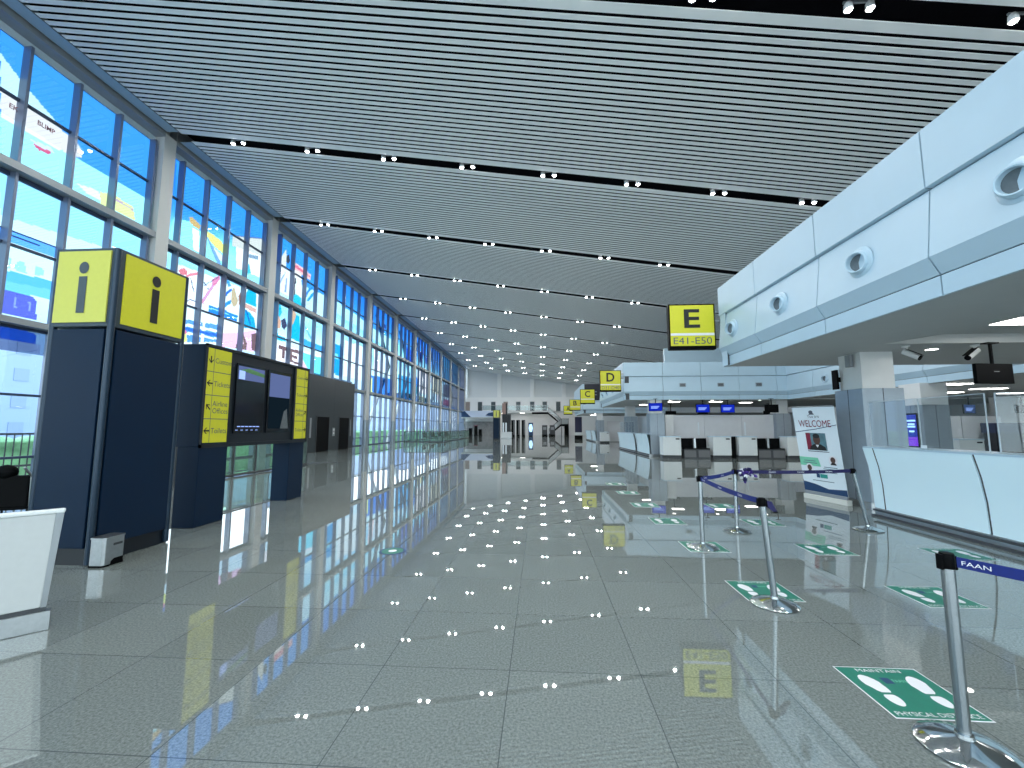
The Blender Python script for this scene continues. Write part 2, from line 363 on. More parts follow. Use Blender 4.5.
# ---- printed film on the panes: a mural in translucent colours
def film_material():
    m = bpy.data.materials.new('printed_film'); m.use_nodes = True
    nt = m.node_tree; nt.nodes.clear()
    o = nt.nodes.new('ShaderNodeOutputMaterial'); t = nt.nodes.new('ShaderNodeBsdfTransparent')
    a = nt.nodes.new('ShaderNodeAttribute'); a.attribute_name = 'print'
    nt.links.new(a.outputs['Color'], t.inputs['Color']); nt.links.new(t.outputs[0], o.inputs[0])
    return m
FILM = film_material()
MURAL = [
((58, 140, 214), [(9.98,12.04),(10.14,10.37),(10.61,10.36),(11.65,10.34),(13.45,10.33),(14.87,10.33),(14.49,14.33),(12.55,13.1),(9.86,13.25)]),
((160, 232, 248), [(10.14,10.37),(10.61,10.36),(11.65,10.34),(13.45,10.33),(14.87,10.33),(15.01,8.84),(10.29,8.88)]),
((188, 214, 220), [(9.98,12.04),(10.53,11.63),(11.38,11.15),(11.51,10.98),(10.09,10.96)]),
((214, 202, 200), [(10.07,11.11),(10.15,10.35),(10.73,10.36),(11.38,10.32),(11.95,10.3),(12.29,10.44),(12.3,10.66),(12.1,10.83),(11.54,10.97)]),
((225, 240, 250), [(10.14,10.37),(10.73,10.36),(11.38,10.35),(11.83,10.29),(11.39,10.22),(10.74,10.24),(10.16,10.23)]),
((200, 205, 225), [(10.88,10.09),(11.39,10.19),(11.51,10.08),(11.1,9.96)]),
((200, 84, 120), [(10.96,9.99),(11.43,10.06),(11.41,9.95),(11.1,9.89)]),
((222, 245, 250), [(12.23,9.49),(12.69,9.62),(13.13,9.55),(12.98,9.35),(12.53,9.34)]),
((214, 222, 150), [(12.95,9.63),(13.35,9.79),(14.14,9.73),(14.27,9.24),(13.4,9.25),(13.0,9.18)]),
((190, 160, 175), [(13.4,9.7),(14.15,9.65),(14.16,9.58),(13.4,9.63)]),
((150, 205, 244), [(10.3,8.74),(15.03,8.6),(15.09,7.98),(10.43,7.47)]),
((200, 236, 250), [(10.43,7.47),(15.09,7.98),(15.23,6.49),(10.49,6.77)]),
((92, 162, 240), [(10.24,7.15),(10.68,7.16),(11.85,7.16),(11.88,6.82),(10.72,6.82),(10.27,6.84)]),
((40, 60, 120), [(10.24,7.15),(10.68,7.16),(11.85,7.16),(11.85,7.12),(10.69,7.12),(10.24,7.12)]),
((40, 60, 120), [(10.7,7.03),(11.86,7.06),(11.86,7.03),(10.7,6.99)]),
((230, 245, 250), [(10.72,6.82),(11.88,6.82),(11.89,6.72),(10.73,6.73)]),
((205, 238, 250), [(10.5,6.69),(11.79,6.68),(11.83,6.25),(10.55,6.16)]),
((150, 205, 245), [(10.72,6.34),(10.79,6.34),(10.81,6.08),(10.75,6.05)]),
((150, 205, 245), [(10.89,6.2),(10.95,6.34),(11.1,6.34),(11.16,6.21),(11.18,6.04),(10.91,6.06)]),
((150, 205, 245), [(11.39,6.18),(11.39,6.37),(11.57,6.37),(11.6,6.13),(11.39,6.09)]),
((88, 176, 240), [(10.46,5.95),(11.85,6.06),(11.87,5.78),(10.49,5.64)]),
((110, 190, 245), [(10.49,5.64),(11.87,5.78),(11.9,5.47),(10.52,5.39)]),
((88, 100, 196), [(10.63,5.43),(11.38,5.43),(11.49,5.34),(11.55,4.74),(10.69,4.75)]),
((130, 150, 225), [(10.96,5.3),(11.01,5.3),(11.04,4.97),(10.99,4.95)]),
((130, 150, 225), [(11.3,5.25),(11.35,5.25),(11.38,4.97),(11.33,4.96)]),
((50, 108, 222), [(10.61,4.47),(11.19,4.41),(11.6,4.29),(11.62,3.99),(11.23,4.0),(10.65,4.0)]),
((185, 192, 222), [(10.65,4.0),(11.23,4.0),(11.72,4.01),(11.75,3.77),(10.69,3.67)]),
((52, 138, 220), [(15.75,12.67),(21.53,12.86),(21.62,11.86),(20.11,11.6),(15.89,11.16)]),
((150, 228, 246), [(15.88,10.23),(16.68,10.42),(17.59,10.21),(18.59,9.98),(19.27,9.86),(21.48,10.54),(21.6,9.28),(15.7,9.15)]),
((196, 160, 104), [(16.61,10.61),(16.76,10.69),(17.27,10.53),(17.18,10.3),(16.68,10.37)]),
((222, 226, 124), [(17.51,10.45),(17.92,10.46),(18.49,10.38),(18.98,9.99),(18.87,9.79),(18.22,9.91),(17.66,10.14)]),
((235, 240, 245), [(16.81,10.21),(17.19,10.25),(17.27,9.31),(16.95,9.31)]),
((112, 158, 212), [(17.52,10.32),(17.71,10.17),(18.45,9.52),(18.67,9.12),(18.42,9.12),(18.0,9.62)]),
((210, 205, 220), [(18.04,9.88),(18.61,9.74),(18.77,9.45),(18.45,9.42)]),
((200, 196, 190), [(19.2,10.96),(20.13,11.39),(21.36,11.83),(21.37,10.84),(20.2,10.67),(19.21,10.45)]),
((236, 240, 240), [(19.48,10.52),(20.2,10.67),(21.37,10.84),(21.48,9.64),(19.58,9.47)]),
((90, 110, 150), [(19.29,11.05),(20.13,11.37),(21.36,11.86),(21.37,11.8),(20.14,11.31),(19.3,11.01)]),
((128, 150, 170), [(20.21,10.49),(21.13,10.74),(21.15,10.52),(20.23,10.31)]),
((60, 180, 215), [(20.18,10.02),(20.49,10.03),(20.68,9.56),(20.23,9.5)]),
((226, 240, 246), [(15.97,8.33),(21.65,8.74),(21.9,6.01),(16.2,4.89)]),
((196, 226, 240), [(16.25,7.44),(17.27,7.57),(17.36,6.69),(16.33,6.61)]),
((214, 120, 132), [(16.26,8.1),(16.57,8.32),(16.73,8.23),(16.75,8.02),(16.4,7.97)]),
((222, 130, 145), [(16.7,8.0),(16.89,8.2),(17.28,8.39),(17.27,8.25),(16.95,8.09),(16.73,7.92)]),
((238, 240, 246), [(16.71,7.87),(17.27,8.16),(17.48,7.18),(17.4,6.79),(16.72,6.73)]),
((60, 80, 130), [(16.91,7.99),(16.96,8.0),(17.18,7.45),(17.15,7.39)]),
((60, 80, 130), [(17.5,8.15),(17.74,8.05),(17.99,7.81),(17.97,7.78),(17.71,7.99)]),
((60, 80, 130), [(16.8,6.93),(17.0,7.08),(17.32,7.08),(17.32,7.04),(17.0,7.03),(16.8,6.88)]),
((206, 150, 186), [(17.61,7.22),(17.76,7.17),(18.22,7.98),(18.53,8.57),(18.41,8.6),(18.04,7.96)]),
((214, 130, 165), [(18.07,8.31),(18.52,8.71),(18.6,8.55),(18.33,8.11),(18.21,8.07)]),
((206, 140, 170), [(17.52,7.33),(17.7,7.25),(17.77,7.08),(17.54,7.11)]),
((40, 130, 224), [(18.03,7.11),(18.86,7.16),(19.91,7.1),(19.9,6.79),(18.89,6.78),(18.03,6.78)]),
((150, 210, 245), [(18.04,7.0),(18.87,7.04),(19.89,6.96),(19.89,6.94),(18.87,7.0),(18.04,6.95)]),
((48, 112, 220), [(18.89,7.86),(19.22,8.24),(19.41,8.38),(19.36,8.18),(19.05,7.86)]),
((48, 140, 224), [(18.78,7.28),(19.08,7.57),(19.43,7.8),(19.41,7.62),(18.92,7.18)]),
((70, 150, 220), [(18.91,8.71),(19.18,8.65),(19.33,8.45),(19.14,8.34)]),
((188, 168, 138), [(19.38,8.27),(19.54,8.47),(19.7,8.17),(19.87,7.86),(19.76,7.57),(19.56,7.46),(19.4,7.67)]),
((150, 110, 100), [(19.85,8.11),(20.1,8.51),(20.17,7.79),(19.97,7.63)]),
((26, 168, 214), [(20.28,8.19),(20.47,8.57),(20.75,8.86),(21.15,8.8),(21.23,7.94),(20.76,7.91),(20.3,7.94)]),
((206, 160, 150), [(20.31,7.89),(20.68,7.89),(21.24,7.83),(21.26,7.62),(20.71,7.63),(20.33,7.68)]),
((26, 158, 212), [(20.15,7.58),(20.72,7.53),(21.13,7.31),(21.34,6.71),(20.21,6.61)]),
((18, 100, 170), [(20.41,7.6),(20.57,7.54),(20.93,6.89),(20.82,6.86)]),
((40, 60, 110), [(17.69,7.94),(18.47,8.6),(18.47,8.57),(17.69,7.89)]),
((90, 150, 224), [(16.47,6.09),(18.74,6.35),(18.69,5.52),(16.38,5.05)]),
((232, 240, 248), [(16.49,5.93),(18.7,6.1),(18.71,5.98),(16.5,5.8)]),
((232, 240, 248), [(16.43,5.57),(18.68,5.71),(18.68,5.62),(16.44,5.47)]),
((224, 236, 248), [(17.77,6.43),(17.94,6.48),(17.88,5.27),(17.72,5.23)]),
((46, 104, 200), [(16.5,5.78),(18.66,5.9),(18.67,5.76),(16.52,5.63)]),
((222, 232, 130), [(16.68,5.46),(16.93,5.56),(17.02,5.18),(16.72,5.12)]),
((214, 120, 150), [(16.72,5.64),(16.92,5.68),(16.99,5.53),(16.78,5.48)]),
((228, 184, 220), [(18.78,5.92),(19.21,6.12),(19.89,6.22),(20.74,6.52),(21.34,6.71),(21.37,5.53),(18.77,5.35)]),
((238, 230, 240), [(18.79,6.51),(20.0,6.55),(20.02,6.3),(19.35,6.1),(18.84,5.99)]),
((120, 92, 98), [(19.94,5.62),(20.1,6.22),(20.38,6.33),(20.72,5.83),(20.68,5.51),(19.89,5.46)]),
((232, 200, 222), [(20.23,5.94),(20.41,5.98),(20.47,5.78),(20.22,5.73)]),
((112, 84, 92), [(20.98,6.41),(21.36,6.55),(21.45,5.54),(21.09,5.58)]),
((52, 140, 222), [(22.7,12.84),(28.28,12.83),(28.43,11.12),(25.18,10.71),(22.86,11.1)]),
((190, 226, 244), [(22.33,10.88),(25.19,10.58),(28.46,10.83),(28.62,8.99),(22.5,8.95)]),
((206, 200, 192), [(22.88,10.86),(23.2,11.6),(23.55,12.15),(23.63,11.78),(23.64,11.16),(23.47,10.84)]),
((220, 226, 234), [(22.7,10.79),(24.06,11.01),(25.27,10.94),(25.61,9.67),(24.0,9.42),(22.83,9.41)]),
((150, 170, 210), [(22.83,9.41),(23.14,10.12),(23.57,10.76),(23.63,10.72),(23.25,10.03),(22.93,9.32)]),
((140, 160, 205), [(23.59,9.54),(23.7,10.44),(23.8,10.47),(23.79,9.54)]),
((58, 62, 76), [(23.63,11.78),(23.87,12.0),(24.01,11.62),(23.82,11.36),(23.64,11.4)]),
((228, 180, 180), [(24.16,11.62),(24.64,11.74),(25.43,11.72),(26.39,11.62),(26.3,11.24),(25.36,11.23),(24.35,11.31)]),
((214, 112, 132), [(24.23,11.52),(24.76,11.63),(25.56,11.57),(26.34,11.49),(26.35,11.39),(25.45,11.4),(24.34,11.4)]),
((222, 212, 208), [(24.19,11.31),(25.24,11.26),(25.38,10.91),(24.18,10.92)]),
((44, 50, 70), [(24.32,10.66),(24.48,10.81),(24.68,10.79),(24.75,10.49),(24.55,10.3),(24.38,10.37)]),
((90, 90, 100), [(24.53,10.29),(24.66,10.33),(24.73,9.53),(24.6,9.49)]),
((40, 180, 218), [(24.31,9.46),(24.81,9.81),(25.38,9.73),(25.42,9.22),(24.34,9.15)]),
((40, 130, 210), [(25.7,9.96),(26.23,10.67),(26.7,10.97),(26.6,10.73),(26.15,10.3),(25.94,9.9)]),
((40, 150, 220), [(25.96,9.71),(26.51,10.35),(26.86,10.61),(26.76,10.3),(26.31,9.82)]),
((24, 172, 216), [(22.61,8.75),(23.27,8.71),(23.5,8.3),(23.25,7.87),(23.01,7.39),(23.25,6.86),(23.93,6.83),(24.05,6.61),(22.72,6.57)]),
((206, 160, 140), [(22.89,7.72),(23.24,7.99),(23.46,7.68),(23.41,7.25),(23.02,7.28)]),
((60, 66, 96), [(23.45,7.8),(23.83,8.02),(24.07,7.59),(23.79,7.28),(23.54,7.4)]),
((198, 160, 136), [(24.2,8.43),(24.58,8.79),(24.93,8.56),(24.86,8.04),(25.11,7.72),(24.69,7.62),(24.34,8.03)]),
((24, 170, 216), [(24.76,8.01),(24.93,8.5),(25.26,8.53),(25.45,7.67),(25.41,6.89),(24.43,6.94),(24.2,7.25)]),
((60, 160, 225), [(25.61,7.19),(28.23,7.18),(28.13,6.74),(25.64,6.81)]),
((110, 180, 230), [(25.5,8.33),(25.74,8.26),(26.89,7.46),(26.66,7.34)]),
((236, 230, 240), [(22.66,6.33),(25.57,6.4),(28.29,6.48),(28.44,4.81),(22.66,5.3)]),
((110, 216, 244), [(25.58,6.28),(28.3,6.34),(28.43,4.95),(26.73,5.15),(25.71,6.04)]),
((116, 90, 96), [(22.75,6.26),(23.17,6.26),(23.16,6.08),(22.95,6.07),(22.96,5.96),(23.15,5.96),(23.16,5.79),(22.93,5.78),(22.95,5.63),(23.18,5.62),(23.19,5.5),(22.77,5.55)]),
((112, 86, 92), [(23.35,6.29),(24.18,6.3),(24.2,6.09),(24.0,6.09),(24.0,5.57),(23.7,5.58),(23.71,6.09),(23.37,6.09)]),
((116, 90, 96), [(24.39,6.31),(25.4,6.34),(25.42,6.12),(24.72,6.12),(24.73,5.94),(25.27,5.94),(25.29,5.78),(24.75,5.79),(24.77,5.61),(25.47,5.59),(25.49,5.43),(24.36,5.51)]),
((232, 190, 214), [(25.57,6.4),(26.02,6.42),(25.72,5.92),(26.73,5.22),(26.38,5.11),(25.53,5.57)]),
((176, 226, 246), [(29.63,10.9),(36.8,10.68),(36.88,9.77),(29.71,10.01)]),
((30, 150, 215), [(29.46,7.71),(30.86,7.76),(30.91,5.39),(29.51,5.52)]),
((224, 238, 248), [(31.64,8.31),(36.76,8.46),(37.01,5.59),(31.72,5.49)]),
((120, 205, 240), [(29.68,7.01),(30.6,7.03),(30.64,6.58),(29.71,6.58)]),
((20, 60, 140), [(39.7,11.58),(40.24,11.61),(40.27,11.21),(39.73,11.19)]),
((180, 228, 246), [(36.35,10.57),(42.96,10.46),(43.05,9.41),(36.44,9.49)]),
((238, 214, 220), [(37.43,8.77),(38.4,8.76),(38.82,6.74),(37.6,6.76)]),
((60, 130, 222), [(36.95,6.22),(42.99,6.44),(43.14,4.57),(36.87,4.5)]),
((222, 230, 150), [(36.75,5.92),(37.2,5.98),(37.34,4.35),(36.89,4.32)]),
((210, 230, 246), [(38.66,8.62),(42.8,8.73),(42.97,6.65),(38.83,6.64)]),
((60, 160, 220), [(44.17,7.22),(50.81,7.32),(51.02,4.63),(44.39,4.66)]),
((20, 80, 190), [(46.63,10.62),(48.51,10.62),(48.63,9.21),(46.75,9.15)]),
((20, 80, 90), [(47.05,5.41),(48.93,5.45),(48.98,4.86),(47.1,4.85)]),
((16, 60, 170), [(51.15,11.11),(52.71,11.14),(52.81,9.86),(51.25,9.87)]),
((232, 224, 226), [(51.09,9.09),(57.34,9.16),(57.59,5.85),(51.35,5.88)]),
((20, 120, 130), [(54.58,5.37),(57.09,5.4),(57.13,4.86),(54.62,4.84)]),
((220, 214, 190), [(57.91,8.81),(63.93,8.79),(64.11,6.33),(58.09,6.45)]),
((50, 150, 205), [(64.32,12.59),(71.89,12.46),(72.13,9.01),(64.58,9.17)]),
((60, 70, 110), [(65.32,8.31),(69.73,8.42),(69.88,6.42),(65.46,6.43)]),
((170, 60, 120), [(65.49,5.96),(69.13,6.04),(69.2,5.05),(65.56,5.03)]),
((60, 150, 200), [(71.86,12.81),(78.25,12.85),(77.5,9.55),(72.1,9.35)]),
((222, 220, 228), [(72.15,8.66),(78.52,8.9),(78.8,4.79),(72.39,5.21)]),
((226, 216, 222), [(78.27,12.66),(87.08,12.64),(87.56,5.14),(78.77,5.16)]),
]

PB = [(c, w, min(p[0] for p in w), max(p[0] for p in w), min(p[1] for p in w), max(p[1] for p in w)) for c, w in MURAL]
def inside(w, y, z):
    r = False; n = len(w); j = n-1
    for i in range(n):
        yi, zi = w[i]; yj, zj = w[j]
        if (zi > z) != (zj > z) and y < (yj-yi)*(z-zi)/(zj-zi)+yi: r = not r
        j = i
    return r
def ramp(z):
    st = [(2.4,(205,222,240)),(4.4,(190,218,244)),(5.6,(205,234,248)),(6.9,(210,240,250)),(8.4,(150,208,244)),(8.9,(172,232,248)),(9.9,(130,208,244)),(10.6,(66,152,226)),(11.4,(46,130,218)),(12.8,(36,112,206))]
    if z <= st[0][0]: return st[0][1]
    for (a, ca), (bq, cb) in zip(st, st[1:]):
        if z <= bq:
            t = (z-a)/(bq-a); return tuple(ca[i]+(cb[i]-ca[i])*t for i in range(3))
    return st[-1][1]
def hashn(i, j): 
    return ((i*73856093 ^ j*19349663) & 1023)/1023.0
def film_colour(y, z, far):
    c = ramp(z + .35*math.sin(y*.55) + .2*math.sin(y*1.7+z))
    if far:       # distant bays: scattered boats, figures and roofs in the same print
        k = hashn(int(y/.9)+3, int(z/1.1)+5)
        if z < 8.6 and k > .72: c = ((224,214,220),(58,130,214),(196,226,244),(60,110,120),(228,222,180))[int(k*977) % 5]
        elif z > 8.6 and k > .93: c = ((40,90,190),(90,170,226))[int(k*977) % 2]
    for col, w, a0, a1, b0, b1 in PB:
        if a0 <= y <= a1 and b0 <= z <= b1 and inside(w, y, z): c = col
    return c
FILM_GAIN = .5
for i in range(len(COLY)-1):
    y0, y1 = COLY[i]+.25, COLY[i+1]-.25
    far = y0 > 48
    step = .045 if 7 < y0 < 26 else (.1 if 26 < y0 < 48 else .17)
    if y1 < 7: step = .5
    zb = 3.7 if 5 < y0 < 15 else 4.5
    ny = int((y1-y0)/step); nz = int((12.72-zb)/step)
    vs = []; fs = []; cs = []
    for j in range(nz+1):
        for k in range(ny+1): vs.append((-.03, y0+(y1-y0)*k/ny-COLY[i], zb+(12.72-zb)*j/nz))
    for j in range(nz):
        for k in range(ny):
            q = j*(ny+1)+k; fs.append((q, q+1, q+ny+2, q+ny+1))
            c = lin(film_colour(y0+(y1-y0)*(k+.5)/ny, zb+(12.72-zb)*(j+.5)/nz, far))
            cs.extend([c[0]*FILM_GAIN, c[1]*FILM_GAIN, c[2]*FILM_GAIN, 1.0]*4)
    me = bpy.data.meshes.new('printed_film'); me.from_pydata(vs, [], fs); me.materials.append(FILM)
    ca = me.color_attributes.new('print', 'FLOAT_COLOR', 'CORNER'); ca.data.foreach_set('color', cs)
    o = bpy.data.objects.new('printed_film', me); COL.objects.link(o); o.parent = bpy.data.objects['window_%d' % (i+1)]
    if 5 < y0 < 15:
        film_lettering = mat('film_lettering', (150, 96, 110), .6, noise=.05)
        t = text('EKO', .36, .15, film_lettering, o, (.02, 10.46-COLY[i], 10.70), FACE_PX, bold=.02)
        t = text('BLIMP', .46, .15, film_lettering, o, (.02, 11.2-COLY[i], 10.70), FACE_PX, bold=.02)

# other shell walls
def wallbox(name, label, x0, y0, z0, x1, y1, z1, m):
    return struct(MB().box(x0,y0,z0,x1,y1,z1).build(name, m), label, 'wall')
wallbox('wall_right', 'plain pale wall closing the check-in side', XR, YB, 0, XR+.2, YF+.5, 7.4, white_paint)
# back wall is glazed: daylight from behind the viewpoint
o = thing('wall_back', 'glazed end wall behind the viewpoint', 'wall', (0, YB, 0)); o['kind'] = 'structure'
m = MB()
for k in range(15):
    x = -15 + 3*k
    m.box(x-.06, -.1, 0, x+.06, .1, zc(x)+.5)
for z in (.1, 3, 6): m.box(-15.3, -.08, z-.05, XR, .08, z+.05)
m.build('mullion', mullion_grey, o)
m = MB(); m.add([(-15.3,-.02,0),(XR,-.02,0),(XR,-.02,zc(XR)+.5),(-15.3,-.02,zc(-15.3)+.5)], [(0,1,2,3)])
m.build('pane', glass, o, recalc=False)

# ------------------------------------------------------------------ far wall
o = thing('wall_far', 'white end wall with recessed panels above a gallery ledge', 'wall', (0, YF, 0)); o['kind'] = 'structure'
m = MB()
m.prism([(-15.3,0),(XR,0),(XR,zc(XR)+.4),(-15.3,zc(-15.3)+.4)], 'y', .25, .5)
m.build('panel_wall', mat('far_panel', (226,232,234), .6, noise=.02), o)
m = MB().box(-15.2, -.45, 4.72, 7.5, .25, 7.46); m.build('gallery_wall', mat('gallery_white', (242,245,245), .55, noise=.02), o)
m = MB()
for x in (-14.8, -8.05, -1.5, 4.75):
    m.box(x-.4, -.2, 7.46, x+.4, .25, zc(x)+.1)
m.build('pilaster', mat('gallery_white', (242,245,245), .55), o)
m = MB().box(-11, -3.0, 4.3, 1.6, -.45, 4.72); m.box(-15.2, -3.2, 3.3, -8.4, -.4, 3.5)
m.build('gallery_slab', mat('slab_white', (206,210,210), .6, noise=.02), o)
m = MB().box(-8.4, .0, 0, 7.5, .25, 4.72).box(-15.2, .0, 2.7, -8.4, .25, 4.72)
m.build('ground_wall', mat('far_ground', (228,228,228), .6, noise=.03), o)
MB().box(-15.2, .15, 0, -8.4, .25, 2.7).build('shop_opening', mat('shop_dark', (150,150,152), .7, noise=.2, nscale=3), o)
for k, x in enumerate((-14.3, -11.85, -9.2, -6.75, -4.25, -1.5, .95, 3.6)):
    d = thing('door', 'narrow gallery door on the end wall, %s from the window wall' % ORD[k], 'door', (x, YF-.47, 4.72), group='gallery doors')
    light = k in (0, 3)
    MB().box(-.42, 0, 0, .42, .04, 1.84).build('leaf', mat('door_beige', (150,138,132), .5, noise=.03) if light else mat('door_dark', (62,76,82), .4, noise=.05), d)
    MB().box(-.5, -.02, 0, -.42, .05, 1.92).box(.42, -.02, 0, .5, .05, 1.92).box(-.5, -.02, 1.84, .5, .05, 1.92).build('frame', white_paint, d)
    MB().box(.28, -.06, .9, .36, 0, 1.0).build('handle', steel, d)
# gallery railing
r = thing('gallery_railing', 'thin glass and steel railing along the end wall gallery', 'railing', (-5, YF-3, 4.72))
for k in range(11): MB().tube((-6+1.26*k, .05, 0), (-6+1.26*k, .05, 1.0), .03, 6).build('post', steel, r)
m = MB().box(-6.05, .0, 1.0, 6.6, .1, 1.06); m.build('handrail', steel, r)
MB().box(-6, .04, .1, 6.6, .06, .95).build('infill_panel', plainglass, r)
# shop banner
r = thing('shop_fascia_banner', 'white banner with navy swooshes over the far shop opening', 'banner', (-12, YF-3.25, 3.5))
MB().box(-3.7, -.05, 0, 3.4, .05, 1.2).build('board', mat('banner_white', (200,212,232), .5, noise=.02), r)
MB().prism([(-3.7,.0),(-1.2,.0),(-1.7,.5),(-2.4,1.15),(-3.2,1.0),(-3.7,.5)], 'y', -.07, -.05).build('swoosh', navyprint, r)
MB().prism([(3.4,.1),(1.6,.3),(2.2,.8),(3.4,1.0)], 'y', -.07, -.05).build('swoosh', navyprint, r)
# clutter in the shop opening: luggage trolleys, as separate dark things
for k, (x, h) in enumerate(((-13.2,1.5),(-12.2,1.9),(-11.4,1.3))):
    t = thing('display_stand', 'dark display stand in the far shop opening, %s from the window wall' % ORD[k], 'stand', (x, YF-3.6+.3*k, 0), group='shop stands')
    MB().box(-.35,-.25,.0,.35,.25,.12).box(-.3,-.2,.12,.3,.2,h-.1).build('body', black, t)
    MB().box(-.36,-.26,h-.1,.36,.26,h).build('top', maroon if k == 1 else midgrey, t)
# staircase
st = thing('staircase', 'dark dog-leg staircase rising to the end wall gallery', 'staircase', (0, YF-4.2, 0))
m = MB()
n = 10
for k in range(n):
    x0 = 1.67 + 2.25*k/n; z = 2.1*(k+1)/n
    m.box(x0, -.6, z-.06, x0+.27, .6, z)
m.box(3.9, -.7, 2.0, 5.3, 1.5, 2.12)
for k in range(n):
    x0 = 3.9 - 2.4*(k+1)/n; z = 2.1 + 2.2*(k+1)/n
    m.box(x0, .1, z-.06, x0+.27, 1.4, z)
m.box(-1.5, -.2, 4.2, 1.55, 1.4, 4.32)
m.build('tread', darkgrey, st)
m = MB()
def stringer(x0, z0, x1, z1, y): m.prism([(x0,z0-.28),(x1,z1-.28),(x1,z1+.1),(x0,z0+.1)], 'y', y, y+.08)
stringer(1.6,.2,3.95,2.1,-.66); stringer(3.95,2.2,1.5,4.3,.02); m.box(-1.5,-.26,4.0,1.55,-.18,4.36); m.box(3.9,-.74,1.75,5.3,-.66,2.15)
m.build('stringer', black, st)
m = MB()
m.prism([(1.6,.3),(3.95,2.2),(3.95,3.1),(1.6,1.2)], 'y', -.64, -.62); m.prism([(3.95,2.4),(1.5,4.5),(1.5,5.3),(3.95,3.2)], 'y', .04, .06)
m.box(3.95,-.72,2.15,5.3,-.70,3.1)
m.build('glass_guard', clear('guard_glass', (190,198,200), .08, haze=.3), st)
m = MB(); m.path([(1.6,-.63,1.25),(3.95,-.63,3.15),(5.3,-.68,3.15)], .035, 6); m.path([(3.95,.05,3.2),(1.5,.05,5.35),(-1.5,-.2,5.35)], .035, 6)
m.tube((5.25,-.68,0),(5.25,-.68,3.15),.06,6); m.tube((3.95,-.68,0),(3.95,-.68,3.15),.05,6)
m.box(4.6,.6,0,5.3,1.4,2.0)
m.build('handrail', black, st)

# ------------------------------------------------------------------ ceiling spotlights in the dark slots
def make_spot():
    t = thing('twin_spotlight', 'x', 'spotlight', (0,0,0))
    for s in (-1, 1):
        h = MB().lathe([(.05,.16),(.075,.12),(.085,0),(.07,-.005)], 12, (s*.21,0,0), closed=False).build('lamp_housing', white_paint, t, smooth=True)
        MB().lathe([(.0001,-.045),(.045,-.034),(.07,-.004)], 12, (s*.21,0,0), closed=False).build('lens', lamp_spot, h)
    MB().box(-.3,-.02,.14,.3,.02,.18).build('mounting_bar', alu_grey, t)
    return t
spot0 = make_spot(); first = True
for i in range(1, 14):
    for k in range(8):
        x = -11.86 + 3.06*k
        if i > 6 and x > 8: continue
        if x > 8 and i > 4: continue
        for s in (-.21, .21):
            la = bpy.data.lights.new('ceiling_lamp', 'AREA'); la.shape = 'DISK'; la.size = .12; la.energy = LAMP/2
            la.color = (1.0, .985, .95)
            lo_ = bpy.data.objects.new('ceiling_lamp', la); COL.objects.link(lo_); lo_.location = (x+s, SLOTY[i], zc(x)-.075)
        if i < 3 or (i == 3 and k < 4): continue
        lab = 'twin white spotlight in the %s dark ceiling slot, %s from the window wall' % (ORD[i-3], ORD[k])
        loc = (x, SLOTY[i], zc(x)-.02)
        if first: spot0.location = loc; spot0['label'] = lab; spot0['group'] = 'twin ceiling spotlights'; first = False
        else: dup(spot0, loc, lab)
# ------------------------------------------------------------------ info pillars
def info_pillar(loc, label):
    t = thing('info_pillar', label, 'information pillar', loc, group='information pillars')
    # local: square footprint .93, front face at y=0, +X face at x=0
    W = .80; V = 1.04
    MB().box(-W+.0,.05,.0,-.05,V,.17).build('plinth', navy_dark, t)
    MB().box(-W+.03,.03,.17,-.03,V-.03,2.66).build('core', navy_dark, t)
    m = MB()
    m.box(-W+.08,0,.19,-.08,.03,2.66); m.box(-.03,.08,.19,0,V-.08,2.66); m.box(-W,.08,.19,-W+.03,V-.08,2.66); m.box(-W+.08,V-.03,.19,-.08,V,2.66)
    m.build('cladding_panel', navy, t, bevel=.006)
    m = MB()
    for x, y in ((-.036,.036),(-W+.036,.036),(-.036,V-.036),(-W+.036,V-.036)):
        m.lathe([(.036,.02),(.036,2.68),(.036,3.63)], 14, (x,y,0))
    m.build('corner_trim', mat('navy_trim', (30,50,68), .35, metal=.3, noise=.04), t, smooth=True)
    h = MB().box(-W+.01,.01,2.69,-.01,V-.01,3.64).build('head_box', mat('sign_frame_grey', (52,64,74), .4, noise=.05), t, bevel=.01)
    MB().box(-W+.06,-.004,2.74,-.08,.02,3.60).build('yellow_panel', mat('yellow_glare',(198,198,84),.3,noise=.02), h)  # glare on this face is mixed into the yellow
    MB().box(-.02,.11,2.74,.004,V-.08,3.60).build('yellow_panel', yellow, h)
    MB().box(-W-.004,.09,2.74,-W+.02,V-.09,3.60).build('yellow_panel', yellow, h)
    m = MB(); n = 24
    m.add([(.062*math.cos(2*PI*k/n), 0, .235+.072*math.sin(2*PI*k/n)) for k in range(n)], [tuple(range(n))])
    m.add([(-.052,0,-.31),(.052,0,-.31),(.052,0,.13),(-.052,0,.13)], [(0,1,2,3)])
    a = m.build('letter_i', mat('i_grey', (64,76,84), .6, noise=.04), h, recalc=False); a.location = (-W/2,-.008,3.16)
    c = m.build('letter_i', ink, h, recalc=False); c.location = (.008,V/2,3.16); c.rotation_euler = (0,0,PI/2)
    return t
P0 = info_pillar((-4.95,4.5,0), 'tall navy information pillar with yellow i panels beside the steel bin')
dup(P0, (-4.9,51.5,0), 'small distant navy information pillar with yellow top before the end wall')

